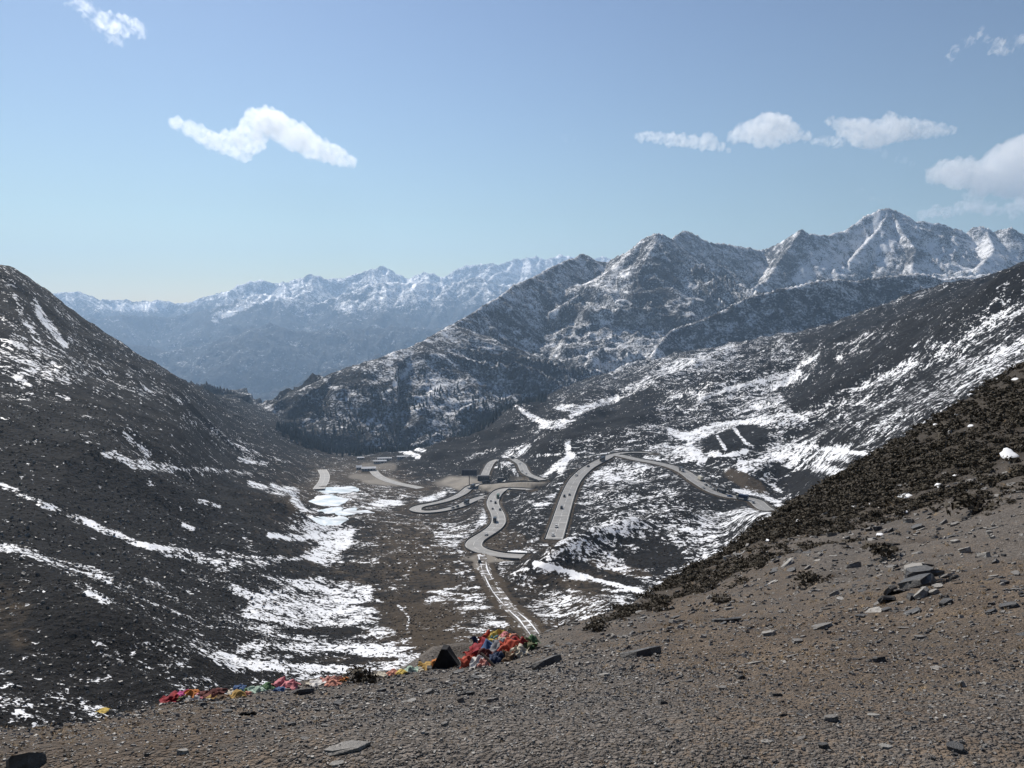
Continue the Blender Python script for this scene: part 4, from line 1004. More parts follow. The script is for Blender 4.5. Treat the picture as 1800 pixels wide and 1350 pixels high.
# black cloth propped up like a tent, and the stick
p = fg(784, 1172); s = px_size(p, 46)
me = np_mesh('folded_tarp', [(-.5,-.2,0),(-.15,-.25,.75),(.05,-.2,.72),(.55,-.3,.05),(-.42,.3,0),(-.1,.3,.7),(.1,.3,.66),(.5,.3,.0)], [(0,1,5,4),(1,2,6,5),(2,3,7,6),(0,3,2,1),(4,5,6,7),(0,4,7,3)])
o = link('folded_tarp', me, cloth_mat('black'), label='black stiff tarp propped up left of the flag heap', category='tarp'); o.location = p; o.scale = (s, s, s)
def tube(pts, rad, n=6, name='tube'):
    co, f = [], []; pts = [Vector(q) for q in pts]
    rad = rad if isinstance(rad, (list, tuple)) else [rad]*len(pts)
    for i, q in enumerate(pts):
        d = (pts[min(i+1, len(pts)-1)] - pts[max(i-1, 0)]).normalized(); a = d.orthogonal().normalized(); b_ = d.cross(a)
        for k in range(n): t = 2*math.pi*k/n; co.append(q + (a*math.cos(t)+b_*math.sin(t))*rad[i])
    for i in range(len(pts)-1):
        for k in range(n): f.append((i*n+k, i*n+(k+1) % n, (i+1)*n+(k+1) % n, (i+1)*n+k))
    return np_mesh(name, co, f)
p = fg(868, 1172); q = p + Vector((-px_size(p, 22), .12, px_size(p, 15)))
link('stick', tube([p+Vector((.02, -.02, 0)), (p+q)/2+Vector((0, 0, .01)), q], [.012, .014, .013], name='stick'), M_twig, label='dark wooden stick leaning on the front of the flag heap', category='stick')

# ------------------------------------------------------------------ roads in the valley
b = NB('asphalt'); p = b.pos(); n = b.noise(p, .09, 5, .6); n2 = b.noise(p, 1.4, 4, .6)
c = b.mix(b.remap(n, .35, .65), (.20, .192, .18), (.27, .26, .245)); c = b.mix(b.remap(n2, .4, .7, 0, .35), c, (.13, .126, .12))
M_asphalt = b.bsdf(c, .62, b.bump(n2, .2, .02), .45)
M_paint = simple_mat('road_paint', (.62, .61, .58), .6, .2, .5)
M_rail = simple_mat('barrier_concrete', (.060, .058, .055), .8, .3, .5)
M_verge = simple_mat('verge', (.17, .15, .125), .9, .35, .3)
b = NB('dirt_track'); p = b.pos(); n = b.noise(p, .35, 5, .65)
M_dirt = b.bsdf(b.mix(b.remap(b.noise(p, .22, 5, .7, .5), .54, .60), b.mix(b.remap(n, .35, .65), (.08, .068, .055), (.15, .13, .108)), (.8, .81, .83)), .9, b.bump(n, .5, .2), .2)
def offset_line(L, off):
    d = np.gradient(L[:, :2], axis=0); d /= np.linalg.norm(d, axis=1)[:, None]+1e-9
    nrm = np.stack([d[:, 1], -d[:, 0]], -1)
    out = L.copy(); out[:, :2] += nrm*np.asarray(off).reshape(-1, 1) if np.ndim(off) else nrm*off
    return out
def ribbon(name, L, a, c_, dz, crown=0.0, mask=None):
    A_ = offset_line(L, a); C_ = offset_line(L, c_); n = len(L)
    co = np.empty((2*n, 3)); co[0::2] = A_; co[1::2] = C_; co[:, 2] += dz
    i = np.arange(n-1); q = np.stack([2*i, 2*i+1, 2*i+3, 2*i+2], -1)
    if mask is not None: q = q[mask[:-1]]
    return np_mesh(name, co, q)
def wall_along(name, L, off, w, h, dz):
    A_ = offset_line(L, off-w/2); C_ = offset_line(L, off+w/2); n = len(L)
    co = np.concatenate([A_+[0, 0, dz], C_+[0, 0, dz], C_+[0, 0, h], A_+[0, 0, h]]); f = []
    for i in range(n-1):
        for k in range(4): k2 = (k+1) % 4; f.append((k*n+i, k*n+i+1, k2*n+i+1, k2*n+i))
    return np_mesh(name, co, f)
def rowposts(name, L, off, step):
    co, f = [], []; P_ = offset_line(L, off)
    for i in range(0, len(P_), step):
        x, y, z = P_[i]; k = len(co); w = .12
        co += [(x-w, y-w, z-.3), (x+w, y-w, z-.3), (x+w, y+w, z-.3), (x-w, y+w, z-.3), (x-w, y-w, z+.9), (x+w, y-w, z+.9), (x+w, y+w, z+.9), (x-w, y+w, z+.9)]
        f += [(k, k+1, k+5, k+4), (k+1, k+2, k+6, k+5), (k+2, k+3, k+7, k+6), (k+3, k, k+4, k+7), (k+4, k+5, k+6, k+7)]
    return np_mesh(name, co, f)
road_lab = dict(a='asphalt road climbing across the slope at right, busy with trucks', b='straight asphalt road descending from the high bend', c='asphalt road snaking through the S-bend above the hairpin',
                d='asphalt road of the lower hairpin beside the lay-by', e='asphalt loop road behind the billboard', g='short stretch of asphalt on the far valley floor', h='paved forecourt road below the white building')
rail_lab = dict(a='dark parapet along the road with the trucks', b='dark parapet along the straight descending road', c='dark parapet along the S-bend', d='dark parapet along the lower hairpin', e='dark parapet along the loop road')
for nm, (w, L_) in road_lines.items():
    if nm == 'f':
        o = link('dirt_track', ribbon('dirt_track', L_, -w/2+.6, w/2-.6, .06), M_dirt, kind='structure')
        tt = np.arange(len(L_))*.11
        for k_, off in enumerate((-1.7, 1.5)):
            wob = perlin(tt*.7, tt*0+k_*7.7, 3)*1.0; wd = np.clip(.15+.36*perlin(tt*.9+k_*5, tt*0+2.2, 5), .0, .55)
            link('snow_rut', ribbon('snow_rut', L_, off+wob-wd, off+wob+wd, .085, mask=wd > .06), M_snow, parent=o)
        continue
    o = link('road', ribbon('road', L_, -w/2, w/2, .10), M_asphalt, kind='structure', label=road_lab[nm])
    for off in (-w/2+.55, w/2-.55): link('edge_line', ribbon('edge_line', L_, off-.13, off+.13, .125), M_paint, parent=o)
    m = (np.arange(len(L_)) // 2) % 3 != 2
    link('centre_line', ribbon('centre_line', L_, -.11, .11, .125, mask=m), M_paint, parent=o)
    if nm in rail_lab:
        t = thing('parapet', rail_lab[nm], 'parapet', (0, 0, 0), group='road parapets')
        sides = dict(a=(1,), b=(1, -1), c=(-1, 1), d=(1, -1), e=(-1, 1))[nm]
        for s_ in sides: link('rail', wall_along('rail', L_, s_*(w/2+.45), .35, .95, -.3), M_rail, parent=t)
# cross bars painted on the S-bend and the straight (rumble strips)
for nm, span in (('c', (.28, .42)), ('b', (.78, .97))):
    w, L_ = road_lines[nm]; n = len(L_); ii = np.linspace(int(span[0]*n), int(span[1]*n), 4).astype(int)
    for i in ii:
        seg = L_[i:i+2].copy(); seg[1] = seg[0] + (L_[i+1]-L_[i])/np.linalg.norm(L_[i+1]-L_[i])*.9
        link('rumble_strip', ribbon('rumble_strip', seg, -w/2+.8, w/2-.8, .135), M_paint, kind='structure')

# frozen ponds
b = NB('pond_ice'); p = b.pos(); n = b.noise(p, .06, 5, .6, .8)
M_ice = b.bsdf(b.mix(b.remap(n, .4, .62), (.82, .84, .86), (.52, .62, .66)), .38, b.bump(n, .1, .2), .5)
for S, zc, lab in pond_geo:
    P_ = catmull(np.vstack([S, S[:1]]), 2.0)[:-1]; P_ = P_ + np.stack([perlin(P_[:, 0]/9, P_[:, 1]/16, 3)*3.5 + perlin(P_[:, 0]/3, P_[:, 1]/5, 8)*1.2, perlin(P_[:, 0]/8, P_[:, 1]/15, 6)*9 + perlin(P_[:, 0]/3, P_[:, 1]/6, 9)*3], -1); co = [(*S.mean(0), zc+.12)] + [(x, y, zc+.12) for x, y in P_]; n = len(P_)
    link('frozen_pond', np_mesh('frozen_pond', co, [(0, 1+i, 1+(i+1) % n) for i in range(n)]), M_ice, kind='structure', label='white frozen pond on the valley floor, ' + lab)

# ------------------------------------------------------------------ vehicles
def box_mesh(name, x0, x1, y0, y1, z0, z1, top=None, bev=.06):
    """a box with its top drawn in by top=(front, back, side), slightly bevelled"""
    tf, tb, ts = top or (0, 0, 0)
    import bmesh
    bm = bmesh.new()
    vs_ = [bm.verts.new(q) for q in ((x0, y0, z0), (x1, y0, z0), (x1, y1, z0), (x0, y1, z0), (x0+tb, y0+ts, z1), (x1-tf, y0+ts, z1), (x1-tf, y1-ts, z1), (x0+tb, y1-ts, z1))]
    for q in ((0, 3, 2, 1), (4, 5, 6, 7), (0, 1, 5, 4), (1, 2, 6, 5), (2, 3, 7, 6), (3, 0, 4, 7)): bm.faces.new([vs_[k] for k in q])
    if bev: bmesh.ops.bevel(bm, geom=bm.edges[:], offset=bev, segments=1, affect='EDGES')
    me = bpy.data.meshes.new(name); bm.to_mesh(me); bm.free(); return me
def wheel_mesh(r=.33, w=.22, n=12):
    co, f = [], []
    for s in (-w/2, w/2):
        for k in range(n): t = 2*math.pi*k/n; co.append((math.cos(t)*r, s, math.sin(t)*r))
    co += [(0, -w/2, 0), (0, w/2, 0)]
    for k in range(n):
        j = (k+1) % n; f += [(k, j, n+j), (k, n+j, n+k), (2*n, j, k), (2*n+1, n+k, n+j)]
    return np_mesh('wheel', co, f)
M_tyre = simple_mat('tyre', (.02, .02, .021), .8); M_glass = simple_mat('dark_glass', (.02, .024, .03), .12, .1, 1, .6)
M_lamp = simple_mat('lamp_lens', (.5, .48, .42), .25, .1)
paint_m = {}
def car_paint(c):
    if c not in paint_m:
        q = dict(white=(.72, .72, .70), silver=(.42, .43, .44), black=(.02, .02, .022), grey=(.10, .10, .105), red=(.30, .03, .025), blue=(.04, .08, .22), green=(.075, .12, .07), brown=(.12, .09, .06), cream=(.5, .46, .36), navy=(.02, .03, .09))[c]
        paint_m[c] = simple_mat('paint_'+c, q, .32, .08, 1.0, .5)
    return paint_m[c]
W_car, W_truck = wheel_mesh(.34, .24), wheel_mesh(.52, .34)
ME = dict(car_body=box_mesh('body', -2.25, 2.25, -.9, .9, .28, .92, (.12, .08, .06), .10), car_cab=box_mesh('cabin', -1.55, 1.05, -.82, .82, .90, 1.42, (.62, .45, .16), .06), car_roof=box_mesh('roof', -1.12, .46, -.68, .68, 1.40, 1.48, (.05, .05, .05), .02),
  suv_body=box_mesh('body', -2.3, 2.3, -.95, .95, .38, 1.10, (.1, .06, .05), .10), suv_cab=box_mesh('cabin', -2.1, 1.0, -.86, .86, 1.08, 1.72, (.55, .2, .14), .06), suv_roof=box_mesh('roof', -1.95, .50, -.74, .74, 1.70, 1.79, (.05, .05, .05), .02),
  truck_cab=box_mesh('cab', 2.9, 4.9, -1.2, 1.2, .75, 3.0, (.28, 0, .06), .1), truck_screen=box_mesh('windscreen', 4.55, 4.93, -1.05, 1.05, 1.9, 2.75, (.12, 0, .03), .02), truck_box=box_mesh('cargo_box', -5.0, 2.7, -1.25, 1.25, 1.15, 3.8, None, .05),
  truck_frame=box_mesh('chassis', -4.9, 4.6, -.5, .5, .65, 1.14, None, .03), bus_body=box_mesh('body', -5.8, 5.8, -1.25, 1.25, .45, 3.2, (.15, .05, .06), .12), bus_glass=box_mesh('window_band', -5.6, 5.75, -1.275, 1.275, 1.5, 2.5, (.04, .02, .0), .02),
  van_body=box_mesh('body', -2.5, 2.6, -.98, .98, .35, 1.25, (.1, .03, .04), .08), van_cab=box_mesh('cabin', -2.45, 2.0, -.94, .94, 1.23, 2.15, (.75, .08, .12), .08))
def tank_mesh():
    n = 14; co, f = [], []
    for x in (-4.8, -4.5, 2.3, 2.6):
        r = .85 if x in (-4.8, 2.6) else 1.15
        for k in range(n): t = 2*math.pi*k/n; co.append((x, math.cos(t)*r*1.05, 2.35+math.sin(t)*r))
    for i in range(3):
        for k in range(n): f.append((i*n+k, i*n+(k+1) % n, (i+1)*n+(k+1) % n, (i+1)*n+k))
    co += [(-4.8, 0, 2.35), (2.6, 0, 2.35)]
    for k in range(n): f.append((4*n, (k+1) % n, k, k)); f.append((4*n+1, 3*n+k, 3*n+(k+1) % n, 3*n+(k+1) % n))
    return np_mesh('tank', co, [q for q in f if len(set(q)) == 4])
ME['tank'] = tank_mesh()
def inst(name, key, mat, t, loc=(0, 0, 0)):
    me = ME[key]
    kk = (key, mat.name)
    if kk not in ME:
        c = me.copy(); c.name = name; c.materials.clear(); c.materials.append(mat); ME[kk] = c
    o = link(name, ME[kk], parent=t); o.location = loc; return o
W_car.materials.append(M_tyre); W_truck.materials.append(M_tyre)
lamp_me = box_mesh('headlight', -.05, .05, -.16, .16, -.09, .09, None, 0); lamp_me.materials.append(M_lamp)
def vehicle(kind, colr, px, py, nm, lab, away=False, col2=None, grp='vehicles on the mountain roads'):
    P_ = GB.hit(px, py); w, L_ = road_lines[nm]
    i = int(np.argmin((L_[:, 0]-P_.x)**2 + (L_[:, 1]-P_.y)**2)); i = min(max(i, 2), len(L_)-3)
    d = Vector(L_[i+2]-L_[i-2]).normalized(); off = Vector((P_.x-L_[i, 0], P_.y-L_[i, 1], 0)); dxy = Vector((d.x, d.y, 0)).normalized()
    nrm = Vector((dxy.y, -dxy.x, 0)); lat = max(-w/2+1.6, min(w/2-1.6, off.dot(nrm)))
    pos = Vector(L_[i]) + dxy*off.dot(dxy) + nrm*lat; pos.z = L_[i, 2] + .12 + d.z/max(1e-3, math.hypot(d.x, d.y))*off.dot(dxy)
    if (d.y > 0) != away: d = -d
    yaw = math.atan2(d.y, d.x); pit = -math.atan2(d.z, math.hypot(d.x, d.y))
    cat = dict(car='car', suv='car', van='van', truck='truck', tanker='truck', bus='bus')[kind]
    t = thing(dict(car='car', suv='car', van='van', truck='truck', tanker='tank_truck', bus='bus')[kind], lab, cat, pos, (0, pit, yaw), grp)
    pm = car_paint(colr)
    if kind in ('car', 'suv'):
        inst('body', kind+'_body', pm, t); inst('window_band', kind+'_cab', M_glass, t); inst('roof', kind+'_roof', pm, t)
        ws = [(1.4, .82), (1.4, -.82), (-1.4, .82), (-1.4, -.82)]; wm = W_car; fx, fz, fy = 2.24, .66, .62
    elif kind == 'van':
        inst('body', 'van_body', pm, t); inst('cabin', 'van_cab', pm, t); ws = [(1.6, .9), (1.6, -.9), (-1.6, .9), (-1.6, -.9)]; wm = W_car; fx, fz, fy = 2.58, .8, .7
    elif kind == 'bus':
        inst('body', 'bus_body', pm, t); inst('window_band', 'bus_glass', M_glass, t); ws = [(3.6, 1.1), (3.6, -1.1), (-3.4, 1.1), (-3.4, -1.1)]; wm = W_truck; fx, fz, fy = 5.8, .95, .9
    else:
        inst('cab', 'truck_cab', pm, t); inst('windscreen', 'truck_screen', M_glass, t); inst('chassis', 'truck_frame', M_rail, t)
        inst('tank' if kind == 'tanker' else 'cargo_box', 'tank' if kind == 'tanker' else 'truck_box', car_paint(col2 or colr), t)
        ws = [(3.7, 1.0), (3.7, -1.0), (-2.4, 1.0), (-2.4, -1.0), (-3.8, 1.0), (-3.8, -1.0)]; wm = W_truck; fx, fz, fy = 4.9, 1.05, .9
    for x, y in ws: o = link('wheel', wm, parent=t); o.location = (x, y, .34 if wm is W_car else .52)
    for s in (-1, 1): o = link('headlight', lamp_me, parent=t); o.location = (fx, s*fy, fz)
VEH = [('truck','green',876,876,'c','green box truck at the top of the S-bend',0,None),('car','white',863,882,'c','white car left of the green box truck in the S-bend',1,None),('van','black',871,886,'c','dark van below the green box truck',0,None),
 ('car','grey',866,896,'c','grey car on the left side of the S-bend, above the big truck',1,None),('suv','black',879,898,'c','black car on the right side of the S-bend',0,None),('truck','white',870,918,'c','big truck with white cab and black box in the S-bend',1,'black'),
 ('car','white',855,942,'c','white car alone on the lower S-bend',1,None),('car','white',896,861,'c','white car at the top end of the S-bend',0,None),
 ('truck','grey',1059,810,'b','dark truck at the start of the long descent',0,'black'),('car','black',1034,821,'b','black car just below the dark truck on the descent',0,None),('suv','white',1013,837,'b','light car in the bend of the descent',0,None),
 ('suv','black',992,874,'b','black car, left one of the pair halfway down the descent',0,None),('car','grey',1001,871,'b','dark grey car, right one of the pair halfway down the descent',1,None),('van','black',987,895,'b','long dark van on the lower descent',0,None),
 ('suv','white',978,928,'b','upper white car near the foot of the descent',0,None),('suv','white',972,943,'b','lower white car at the foot of the descent',0,None),('car','grey',1107,795,'b','dark car on the high bend by the snow',0,None),
 ('truck','white',1198,829,'a','truck with white cab top, first on the right-hand road',0,'black'),('truck','cream',1233,845,'a','cream box truck on the right-hand road',1,'cream'),('car','grey',1241,854,'a','grey car close behind the cream box truck',1,None),
 ('car','silver',1248,857,'a','silver car third in the queue on the right-hand road',1,None),('car','silver',1236,859,'a','pale car on the outer lane near the queue',0,None),('car','black',1255,862,'a','black car in front of the tank truck',1,None),
 ('tanker','black',1268,867,'a','black tank truck on the right-hand road',1,'black'),('car','blue',1283,874,'a','blue car between the tank truck and the blue truck',1,None),('truck','cream',1299,880,'a','truck with a blue box on the right-hand road',1,'navy'),
 ('suv','silver',1320,885,'a','dusty silver car behind the blue truck',1,None),
 ('bus','black',865,848,'d','dark bus passing below the loop road',0,None),('car','white',882,848,'d','white car right of the dark bus',1,None),('car','silver',910,847,'d','silver car near the fork of the loop road',1,None),
 ('truck','brown',835,858,'d','brown truck beside the lay-by bank',0,'brown'),('truck','grey',820,886,'d','dark truck on the lower hairpin',0,'black'),('suv','black',804,892,'d','black car behind the dark truck on the lower hairpin',0,None),('car','grey',796,894,'d','grey car last on the lower hairpin',0,None),
 ('car','white',914,816,'e','white car high on the loop road',0,None),('car','white',917,829,'e','white car in the middle of the loop road',0,None),('car','white',925,834,'e','white car at the foot of the loop road',1,None),('bus','grey',900,807,'e','grey bus at the top of the loop road',0,None),
 ('suv','black',843,990,'f','dark car turning onto the dirt track at the hairpin',1,None)]
for kind, colr, px, py, nm, lab, aw, c2 in VEH: vehicle(kind, colr, px, py, nm, lab, bool(aw), c2)

# ------------------------------------------------------------------ roadside and valley structures
M_conc = simple_mat('pale_concrete', (.50, .51, .50), .8, .2, .08); M_dark = simple_mat('dark_sheet', (.022, .022, .026), .6, .3, .2); M_roofw = simple_mat('white_roof', (.62, .64, .66), .5, .15, .1)
M_steel = simple_mat('galvanised_steel', (.06, .062, .066), .5, .2, .3, .4, .2); M_wall = simple_mat('plaster', (.42, .42, .41), .85, .2, .1)
def yaw_to_cam(p): return math.atan2(-p.x, p.y)
def gz(p): return Vector((p.x, p.y, float(GB.z(p.x, p.y))))
# billboard on a single pole
p = gz(GB.hit(825, 853)); k = p.length/FPX
t = thing('billboard', 'large dark billboard on a single pole beside the lay-by', 'billboard', p, (0, 0, yaw_to_cam(p)))
link('pole', tube([(0, 0, -.5), (0, 0, 17*k)], .45, 10, 'pole'), M_steel, parent=t)
link('panel', box_mesh('panel', -13*k, 13*k, -.5, .5, 17*k, 27*k, None, .05), simple_mat('billboard_back', (.018, .018, .035), .5), parent=t)
for x in (-8*k, 0, 8*k): link('brace', box_mesh('brace', x-.15, x+.15, -.9, -.53, 16*k, 26.5*k, None, .02), M_steel, parent=t)
def house(px, py, wpx, hpx, dpx, lab, wall, roofm, name='building', nwin=6, roof=.12, yaw=0.0, cat='building'):
    p = gz(GB.hit(px, py)); k = p.length/FPX; w, h, d = wpx*k, hpx*k, dpx*k
    t = thing(name, lab, cat, p, (0, 0, yaw_to_cam(p)+yaw))
    link('wall', box_mesh('wall', -w/2, w/2, 0, d, -2.0, h, None, .05), wall, parent=t)
    rf = np_mesh('roof', [(-w/2-.4, -.4, h), (w/2+.4, -.4, h), (w/2+.4, d+.4, h), (-w/2-.4, d+.4, h), (-w/2-.4, d/2, h+d*roof), (w/2+.4, d/2, h+d*roof), (-w/2-.4, -.4, h+.25), (w/2+.4, -.4, h+.25), (w/2+.4, d+.4, h+.25), (-w/2-.4, d+.4, h+.25)],
                 [(0, 1, 7, 6), (2, 3, 9, 8), (6, 7, 5, 4), (8, 9, 4, 5), (0, 3, 2, 1)])
    link('roof', rf, roofm, parent=t)
    wm = box_mesh('window', -w/nwin*.28, w/nwin*.28, -.08, .02, -h*.18, h*.18, None, 0); wm.materials.append(M_glass)
    for i in range(nwin):
        o = link('window', wm, parent=t); o.location = (-w/2+w/nwin*(i+.5), 0, h*.58)
    dm = box_mesh('door', -.9, .9, -.12, .02, 0, min(h*.6, 2.6), None, 0); dm.materials.append(M_dark); o = link('door', dm, parent=t); o.location = (w*.18, 0, 0)
    return t
house(648, 828, 24, 4, 9, 'white building with a broad pale roof, largest on the valley floor', M_wall, M_roofw, nwin=5, roof=.32)
house(631, 826, 9, 4, 8, 'pale gabled shed left of the largest white building', M_conc, M_roofw, nwin=2, roof=.4)
house(668, 815, 22, 4, 6, 'long low white shed behind the white building', M_conc, M_roofw, nwin=6, roof=.35)
house(676, 809, 24, 3, 5, 'long thin shed farthest back on the valley floor', M_conc, M_roofw, nwin=6, roof=.35)
house(634, 808, 12, 3, 5, 'small pale shed at the left of the far group', M_conc, M_roofw, nwin=3, roof=.35)
house(708, 806, 20, 3, 5, 'pale low shed at the right of the far group', M_conc, M_roofw, nwin=5, roof=.35)
house(850, 845, 21, 8, 9, 'dark flat-roofed building beside the billboard', M_dark, M_dark, nwin=5, roof=.03)
house(884, 844, 20, 3.5, 5, 'low dark shelter right of the dark bus', M_dark, M_dark, nwin=4, roof=.03)
# lattice towers
def lattice(px, py, hpx, lab, arms=3, bw=.12):
    p = gz(GB.hit(px, py)); k = p.length/FPX; H = hpx*k; B = H*bw/2; Tt = B*.16
    t = thing('transmission_tower', lab, 'pylon', p, (0, 0, yaw_to_cam(p)+.5), 'transmission towers')
    def at(f): return B+(Tt-B)*min(1, f/.8) if f < .8 else Tt
    for sx in (-1, 1):
        for sy in (-1, 1): link('leg', tube([(sx*at(f), sy*at(f), f*H-(.8 if f == 0 else 0)) for f in (0, .3, .6, .8, 1.0)], H*.0018, 5, 'leg'), M_steel, parent=t)
    lv = [0, .16, .31, .45, .57, .68, .78, .86, .93, 1.0]
    for i in range(len(lv)-1):
        a, c_ = lv[i], lv[i+1]; wa, wc = at(a), at(c_)
        for sx, sy, ex, ey in ((-1, -1, 1, -1), (1, -1, 1, 1), (1, 1, -1, 1), (-1, 1, -1, -1)):
            link('brace', tube([(sx*wa, sy*wa, a*H), (ex*wc, ey*wc, c_*H)], H*.0010, 4, 'brace'), M_steel, parent=t)
            if sy == -1 and ey == -1 or sy == 1 and ey == 1: link('brace', tube([(ex*wa, ey*wa, a*H), (sx*wc, sy*wc, c_*H)], H*.0010, 4, 'brace'), M_steel, parent=t)
    tips = []
    for i in range(arms):
        z = H*(.80+.075*i); l = H*(.14-.02*i)
        link('crossarm', tube([(-l, 0, z), (0, 0, z+H*.02), (l, 0, z)], H*.0018, 5, 'crossarm'), M_steel, parent=t)
        tips += [(-l, 0, z), (l, 0, z)]
    mw = Matrix.Translation(p) @ Euler((0, 0, yaw_to_cam(p)+.5)).to_matrix().to_4x4()
    return [mw @ Vector(q) for q in tips]
tw1 = lattice(1350, 742, 132, 'tall lattice pylon standing behind the dark wooded knoll')
tw2 = lattice(252, 708, 26, 'small lattice pylon high on the left hillside')
tw3 = lattice(228, 732, 24, 'small lattice pylon lower left of its neighbour on the left hillside')
tw4 = lattice(252, 742, 28, 'small lattice pylon, lowest of the three on the left hillside')
# conductors run from the tall pylon to the slope at right
for i, q in enumerate(tw1):
    e = GB.hit(1790, 545 + i*9); e = e + Vector((0, 0, 22)); pts = []
    for s in np.linspace(0, 1, 25): m = q.lerp(e, s); m.z -= 26*4*s*(1-s)*.5; pts.append(m)
    link('power_line', tube(pts, .055, 4, 'power_line'), M_steel, label=f'power line strung right from the tall pylon, {ORD[i]} from the lowest arm', category='power line', group='power lines')

# scrub clumps and boulders of the nearer valley sides
def valley_scatter(n, r0, r1, keep):
    a = np.radians(rs.uniform(-35, 14, n)); r = np.exp(rs.uniform(math.log(r0), math.log(r1), n)); x, y = r*np.sin(a), r*np.cos(a); z = GB.z(x, y); u, v = project(x, y, z)
    d_ = GB.sample(rd, x, y); sn_ = GB.sample(snow, x, y)
    k = (d_ > 2.5) & (u > -30) & (u < 1250) & (rs.random(n) < keep(u, v, sn_, x, y)); return x[k], y[k], z[k], r[k]
M_clump = simple_mat('valley_scrub', (.052, .044, .035), .9, .45, .6, .1)
dome = []
for i in range(5):
    c_, f_ = chip(980+i); c_ = c_.copy(); c_[5:, :2] *= .62; c_[5:, 2] = .38 + .25*np.random.default_rng(i).random(5); dome.append((c_, f_))
x, y, z, r = valley_scatter(34000, 135, 620, lambda u, v, sn_, x, y: np.clip(.95-.9*sn_, 0, 1)*(.25+.75*(fbm(x/22, y/22, 3, 3) > -.05)))
M = rot_mats(len(x), rs, np.stack([x, y, z-.05], -1), rs.uniform(.5, 1.7, len(x))*np.clip(r/330, .6, 1.3), rs.uniform(.3, .65, len(x)), .12); ti = rs.integers(0, 5, len(x))
link('valley_scrub', merge_copies('valley_scrub', dome, [M[ti == q] for q in range(5)], [M_clump]), kind='stuff', label='dark heath clumps on the nearer valley sides')
x, y, z, r = valley_scatter(14000, 130, 460, lambda u, v, sn_, x, y: .75*(u < 520)*(.2+.8*(fbm(x/35, y/35, 3, 13) > 0)))
M = rot_mats(len(x), rs, np.stack([x, y, z-.05], -1), (.35+1.5*rs.random(len(x))**3)*np.clip(r/260, .6, 1.4), rs.uniform(.9, 2.0, len(x)), .35); ti = rs.integers(0, len(chips), len(x))
link('valley_boulders', merge_copies('valley_boulders', chips, [M[ti == q] for q in range(len(chips))], [M_slate_l, M_slate_m, M_slate_d], [0, 1, 2, 1, 2, 1, 2, 1, 1]), kind='stuff', label='grey boulder rubble on the lower left valley side')

# conifers on the lower slopes of the right-hand mountain
M_con = simple_mat('conifer', (.020, .028, .022), .9, .4, .02)
def conifer(seed):
    r_ = np.random.default_rng(seed); co, f = [], []
    for k, (z0, z1, r) in enumerate(((.08, .5, .26), (.32, .75, .19), (.58, 1.0, .12))):
        n = 6; b0 = len(co)
        for i in range(n): a = 2*math.pi*(i+.5*k)/n; q = r*r_.uniform(.7, 1.2); co.append((math.cos(a)*q, math.sin(a)*q, z0+r_.uniform(-.04, .04)))
        co.append((0, 0, z1))
        for i in range(n): f.append((b0+i, b0+(i+1) % n, b0+n))
    return np.array(co), np.array(f)
con = [conifer(i) for i in range(4)]
def surf_z(x, y): return np.maximum(GB.z(x, y), GC.z(x, y))
a = np.radians(rs.uniform(-19, 5, 60000)); r = np.exp(rs.uniform(math.log(1450), math.log(2500), 60000)); x, y = r*np.sin(a), r*np.cos(a); z = surf_z(x, y); u, v = project(x, y, z)
k = (u > 470) & (u < 960) & (v < 815 - .0*u) & (v > np.interp(u, [460,520,590,660,740,800,860,960], [722,690,655,630,603,570,540,520]) + 45) & (rs.random(len(u)) < sstep(640, 740, v + .16*(u-600)*(u < 600)) * .07*(.3+1.2*(fbm(x/120, y/120, 3, 5) > 0))) & (v < 850 - .18*(u - 560)*(u > 620))
x, y, z = x[k], y[k], z[k]; M = rot_mats(len(x), rs, np.stack([x, y, z-.5], -1), rs.uniform(8, 17, len(x)), 1.0, .02); ti = rs.integers(0, 4, len(x))
link('forest', merge_copies('forest', con, [M[ti == q] for q in range(4)], [M_con]), kind='stuff', label='dark conifer forest on the lower mountain slope')

# ------------------------------------------------------------------ clouds
def cloud_mat(name, dens, scale, thr, seed, soft=.16):
    b = NB(name); p = b.objco()
    x = b.n('ShaderNodeVectorMath', operation='ADD'); b.L.new(p, x.inputs[0]); x.inputs[1].default_value = (seed*917.0, seed*331.0, 0)
    n = b.noise(x.outputs[0], scale, 6, .66, .5)
    d = b.remap(n, thr, thr+soft, 0, dens)
    pv = b.n('ShaderNodeVolumePrincipled'); pv.inputs['Color'].default_value = (.999, .999, 1, 1); pv.inputs['Anisotropy'].default_value = .5
    b.L.new(d, pv.inputs['Density']); b.L.new(pv.outputs[0], b.out.inputs['Volume']); return b.m
def icos(sub):
    import bmesh
    bm = bmesh.new(); bmesh.ops.create_icosphere(bm, subdivisions=sub, radius=1); me = bpy.data.meshes.new('ico'); bm.to_mesh(me); bm.free(); r_ = tri_of(me); bpy.data.meshes.remove(me); return r_
ICO = icos(3)
